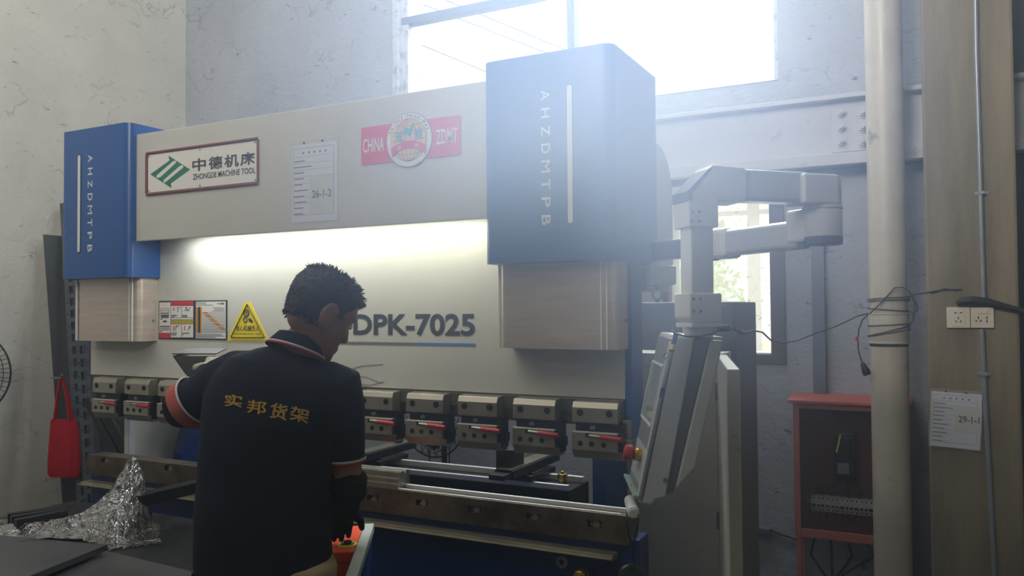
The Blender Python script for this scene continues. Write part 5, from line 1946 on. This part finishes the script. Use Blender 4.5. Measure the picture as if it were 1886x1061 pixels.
def hand(mb, w, fwd, side, down, curl, rs=1.0, sign=1):
    """palm, four curled fingers of unequal length and a thumb leaving the side of the palm"""
    fwd, side, down = fwd.normalized(), side.normalized(), down.normalized()
    mb.ell(w + fwd * .045, (fwd * .052, side * .042, down * .016))
    mb.ell(w + fwd * .078, (fwd * .022, side * .041, down * .014))
    for i, (o_, L) in enumerate(((-.032, .070), (-.011, .080), (.011, .075), (.031, .058))):
        b = w + fwd * .085 + side * o_
        a1 = curl * (.45 + .08 * i)
        d1 = fwd * math.cos(a1) + down * math.sin(a1)
        d2 = fwd * math.cos(a1 * 2.1) + down * math.sin(a1 * 2.1)
        d3 = fwd * math.cos(a1 * 3) + down * math.sin(a1 * 3)
        p1, = (b + d1 * L * .45,)
        p2 = p1 + d2 * L * .32
        p3 = p2 + d3 * L * .23
        limb(mb, [(b, .0098 * rs), (p1, .0092 * rs), (p2, .0084 * rs), (p3, .0074 * rs)], 10)
    tb0 = w + fwd * .03 - side * .034 * sign
    d1 = (fwd * .55 - side * .75 * sign + down * .35).normalized()
    d2 = (fwd * .85 - side * .25 * sign + down * .5).normalized()
    limb(mb, [(tb0, .013 * rs), (tb0 + d1 * .034, .011 * rs), (tb0 + d1 * .034 + d2 * .030, .0085 * rs)], 10)


wL = elL.lerp(haL, .86)
fL = (haL - elL).normalized()
sL = (TR - fL * TR.dot(fL)).normalized()
hand(body, wL, fL, sL, fL.cross(sL) * -1 if fL.cross(sL).z > 0 else fL.cross(sL), .8)
bo = body.build('body', M_skin, man)
remesh(bo, .0055, 5)
for s_ in (-1, 1):
    eo = MB().ell(hp3(s_ * .030, .082, .010), (HR * .0125, HF * .0125, HU * .0115)).build('eye', M_signw, man, smooth=True)
    ib_ = MB().ell(hp3(s_ * .030, .0925, .009), (HR * .0055, HF * .003, HU * .0055)).build('iris', M_hole, eo, smooth=True)

# hair: cap cut by the hairline, fuller at the front, with short loose locks
hb_ = bmesh.new()
hm_ = MB()
HS = [(-.075, .058, .06, -.066), (-.055, .066, .08, -.082), (-.03, .073, .089, -.090), (0, .077, .091, -.099), (.03, .081, .094, -.105), (.06, .081, .098, -.105), (.085, .074, .094, -.096), (.105, .058, .074, -.075), (.118, .034, .046, -.045), (.124, .012, .016, -.018)]
hm_.loft([oval(hp3(0, (yf + yb_) / 2, z), HR, HF, w_, (yf - yb_) / 2, 36, .94) for z, w_, yf, yb_ in HS])
rnd = random.Random(5)
ho2 = hm_.build('hair', M_hair, man)
bm = bmesh.new()
bm.from_mesh(ho2.data)
o_ = ORIG[man.name]
# two cutting planes: hairline over the forehead, nape line, and above the ears
for (pt_, nrm) in ((hp3(0, .055, .052), (HF * .80 - HU * .60)), (hp3(0, -.06, -.040), (HU * -1 + HF * .16)), (hp3(0, .03, .002), (HF * .75 - HU * .75))):
    g_ = bm.verts[:] + bm.edges[:] + bm.faces[:]
    bmesh.ops.bisect_plane(bm, geom=g_, plane_co=pt_ - o_, plane_no=nrm, clear_outer=True)
    bmesh.ops.holes_fill(bm, edges=[e for e in bm.edges if e.is_boundary])
bm.to_mesh(ho2.data)
bm.free()
remesh(ho2, .005, 3, lambda co: noise.noise(co * 90) * .0028 + noise.noise(co * 210) * .0016)
locks = MB()
for i in range(2600):
    u, v = rnd.uniform(0, 6.2832), rnd.random()
    z = -.045 + .167 * v
    k = 0
    while k < len(HS) - 2 and HS[k + 1][0] < z:
        k += 1
    f = (z - HS[k][0]) / (HS[k + 1][0] - HS[k][0])
    w_, yf, yb_ = [HS[k][j] * (1 - f) + HS[k + 1][j] * f for j in (1, 2, 3)]
    x, y = w_ * math.cos(u), (yf + yb_) / 2 + (yf - yb_) / 2 * math.sin(u)
    if y > .03 and z < .07:
        continue
    if z < .005 and y > -.02:
        continue
    b = hp3(x * .95, y * .95, z * .97)
    nrm = (HR * x / .08 + HF * y / .1 + HU * (z - .02) / .11).normalized()
    fw = HF * (.45 if y > 0 else -.05) + HU * (.55 if z > .06 else -.75 if z < 0 else -.2)
    L = rnd.uniform(.007, .015) if z < .085 and not (y > .05 and z > .06) else rnd.uniform(.012, .024)
    dr_ = (nrm * .8 + fw * .6 + Vector((rnd.gauss(0, .25), rnd.gauss(0, .25), rnd.gauss(0, .25)))).normalized()
    locks.tube([b, b + dr_ * L * .6, b + dr_ * L - UZ * .002], [.0024, .0017, .0004], 5)
lo_ = locks.build('loose_hair', M_hair, man)
lo_['kind'] = 'stuff'

# polo shirt: trunk and both sleeves welded into one cloth surface
sh_ = MB()
SS = [(1044, 489, 121, .134, 2.16), (1036, 489, 123, .137, 2.16), (1000, 487, 122, .135, 2.16), (940, 485, 121, .131, 2.16), (880, 488, 119, .128, 2.16), (820, 495, 122, .128, 2.165), (770, 505, 128, .127, 2.17), (725, 515, 132, .123, 2.18), (695, 523, 124, .115, 2.185), (672, 531, 100, .100, 2.19), (659, 540, 66, .080, 2.19), (649, 547, 44, .064, 2.19), (642, 549, 38, .055, 2.19)]
sh_.loft([oval(pp(x, y, d), (TR - UZ * (.28 if y < 665 else .18 if y < 680 else .08 if y < 700 else 0)).normalized(), TF, hw / FPX * d, dp_, 40, .88) for y, x, hw, dp_, d in reversed(SS)])
slL = shL.lerp(elL, .80)
sh_.tube([shL.lerp(shR, .16) + UZ * .004, shL.lerp(shR, .05), shL.lerp(elL, .25), shL.lerp(elL, .55), slL], [.066, .070, .068, .065, .066], 24)
slR = shR.lerp(elR, .76)
sh_.tube([shR.lerp(shL, .16) + UZ * .004, shR.lerp(shL, .03), shR.lerp(elR, .25), shR.lerp(elR, .55), slR], [.064, .066, .058, .052, .050], 24)
so = sh_.build('polo_shirt', M_navy, man)


def folds(co):
    w = co + ORIG[man.name]
    a = noise.noise(Vector((w.x * 5, w.y * 5, w.z * 9))) * .006
    b = noise.noise(Vector((w.x * 13 + w.z * 8, w.y * 13, w.z * 7 + 4))) * .0035
    low = max(0, 1.2 - w.z) * .3
    return a * (.6 + low) + b


remesh(so, .007, 6, folds)
dg = bpy.context.evaluated_depsgraph_get()
shirt_tree = BVHTree.FromObject(so, dg)
so_o = ORIG[man.name]
# collar with striped edge
nd = (neck1 - neck0).normalized()
cs = (CR * .96 - UZ * .30).normalized()
cf = cs.cross(nd).normalized()
if cf.dot(CF) < 0:
    cf = -cf
cb, ct = pp(549, 643, 2.185), pp(557, 629, 2.19)
outer = []
for c_, a, b in ((cb - nd * .006, .081, .084), (cb + nd * .003, .080, .082), (ct + nd * .006, .070, .072), (ct + nd * .008, .065, .066), (cb + nd * .0, .068, .068)):
    outer.append(oval(c_, cs, cf, a, b, 40, 1.0))
co_ = MB().loft(outer, cap=False).build('collar', M_navy2, man, smooth=True)
for dz, r_, m_ in ((-.006, .0028, M_stripe), (-.0105, .0026, M_strred)):
    MB().tube(oval(cb + nd * dz, cs, cf, .0825, .0855, 48, 1.0), r_, 8, closed=True).build('collar_stripe', m_, co_, smooth=True)
# sleeve hems: salmon band on the left arm, striped hem on the right
axL = (elL - shL).normalized()
uL = axL.orthogonal().normalized()
vL = axL.cross(uL)


def cring(c, u_, v_, r_, n=32):
    return [c + u_ * (r_ * math.cos(6.2832 * i / n)) + v_ * (r_ * math.sin(6.2832 * i / n)) for i in range(n)]


MB().loft([cring(slL - axL * .012, uL, vL, .0675), cring(slL - axL * .006, uL, vL, .071), cring(slL + axL * .030, uL, vL, .070), cring(slL + axL * .034, uL, vL, .060), cring(slL, uL, vL, .055)], cap=False).build('cuff', M_salmon, man, smooth=True)
MB().tube(cring(slL - axL * .010, uL, vL, .0705), .0028, 8, closed=True).build('cuff_stripe', M_stripe, man, smooth=True)
axR = (elR - shR).normalized()
uR = axR.orthogonal().normalized()
vR = axR.cross(uR)
for o_, m_, nm in ((-.004, M_navy2, 'sleeve_hem'), (.002, M_stripe, 'sleeve_stripe'), (.007, M_strred, 'sleeve_stripe')):
    MB().tube(cring(slR + axR * o_, uR, vR, .0505), .0034, 8, closed=True).build(nm, m_, man, smooth=True)
# dark over-sleeves from the elbow to the wrist
ol = MB()
e0 = elL + axL * .0
limb(ol, [(slL + axL * .030, .058), (elL - axL * .0, .060), (elL + fL * .03, .058), (elL.lerp(haL, .35), .052), (elL.lerp(haL, .78), .037)])
remesh(ol.build('over_sleeve', M_cuffbl, man), .006, 4, lambda co: noise.noise(co * 28) * .006)
fR = (haR - elR).normalized()
orr = MB()
limb(orr, [(slR + axR * .052, .045), (elR, .054), (elR + fR * .03, .055), (elR.lerp(haR, .4), .054), (elR.lerp(haR, .85), .036)])
remesh(orr.build('over_sleeve', M_cuffbl, man), .006, 4, lambda co: noise.noise(co * 28) * .006)
# gloves
gl = MB()
sR_ = (CR - fR * CR.dot(fR)).normalized()
dn = fR.cross(sR_)
dn = dn if dn.z < 0 else -dn
hand(gl, elR.lerp(haR, .84), fR, sR_, dn, .7, 1.12, -1)
limb(gl, [(elR.lerp(haR, .78), .032), (elR.lerp(haR, .9), .030)])
remesh(gl.build('glove', M_cuffbl, man), .004, 3)
gl = MB()
hand(gl, wL, fL, sL, fL.cross(sL) if fL.cross(sL).z < 0 else -fL.cross(sL), .8, 1.18)
limb(gl, [(elL.lerp(haL, .76), .033), (elL.lerp(haL, .9), .032)])
remesh(gl.build('glove', M_glove, man), .004, 3)
# trousers and shoes
tr2 = MB()
tr2.loft([oval(pp(x, y, d), TR, TF, hw / FPX * d, dp_, 36) for y, x, hw, dp_, d in ((1015, 489, 116, .128, 2.16), (1060, 490, 122, .133, 2.16), (1110, 493, 122, .132, 2.16))])
for h, s_ in ((hipL, -1), (hipR, 1)):
    kn = Vector((h.x, h.y, .47)) + TF * .04 + TR * .01 * s_
    an = Vector((h.x, h.y, .10)) - TF * .02 + TR * .02 * s_
    tr2.tube([h + UZ * .06, h - UZ * .1, kn, an], [.105, .098, .078, .070], 24)
remesh(tr2.build('trousers', M_khaki, man), .009, 5, lambda co: noise.noise(co * 12) * .006)
for h, s_ in ((hipL, -1), (hipR, 1)):
    an = Vector((h.x, h.y, .085)) - TF * .02 + TR * .02 * s_
    shb = MB()
    limb(shb, [(an - UZ * .028 - TF * .045, .046), (an - UZ * .038 + TF * .06, .046), (an - UZ * .048 + TF * .16, .037)])
    o_ = remesh(shb.build('shoe', M_shoe, man), .006, 4)
    for v_ in o_.data.vertices:
        v_.co.z = max(v_.co.z, .0)

# gold characters printed across the back, laid on the cloth
def on_shirt(vs_, fs_, name, m):
    bm = bmesh.new()
    vv = [bm.verts.new(p) for p in vs_]
    for f in fs_:
        try:
            bm.faces.new([vv[i] for i in f])
        except ValueError:
            pass
    bmesh.ops.triangulate(bm, faces=bm.faces[:])
    for _ in range(4):
        le = [e for e in bm.edges if e.calc_length() > .010]
        if not le:
            break
        bmesh.ops.subdivide_edges(bm, edges=le, cuts=1)
        bmesh.ops.triangulate(bm, faces=bm.faces[:])
    for v in bm.verts:
        d = (v.co - CAM).normalized()
        hit = shirt_tree.ray_cast(CAM - so_o, d)
        if hit[0] is not None:
            v.co = hit[0] + so_o - d * .0022
    mb = MB()
    bm.verts.index_update()
    mb.add([v.co.copy() for v in bm.verts], [[v.index for v in f.verts] for f in bm.faces])
    bm.free()
    return mb.build(name, m, man, recalc=False)


g_ = MB()
for ch, (x, y, w_, h_, rot) in zip('实邦货架', ((430, 738, 33, 23, 5), (473, 750, 36, 25, 8), (513, 758, 33, 29, 10), (552, 764, 36, 27, 13))):
    r = math.radians(rot)
    k = 2.05 / FPX
    u = _r * math.cos(r) - _u * math.sin(r)
    v = _r * math.sin(r) * .7 + _u * math.cos(r)
    c = P(x, y, d=2.05)
    text_into(g_, ch, c - u * (w_ * k / 2) - v * (h_ * k / 2), w_ * k, h_ * k, u=u, v=v, n=-_f, bold=.018, lift=0)
gt = on_shirt(g_.v, g_.f, 'back_lettering', M_gold)
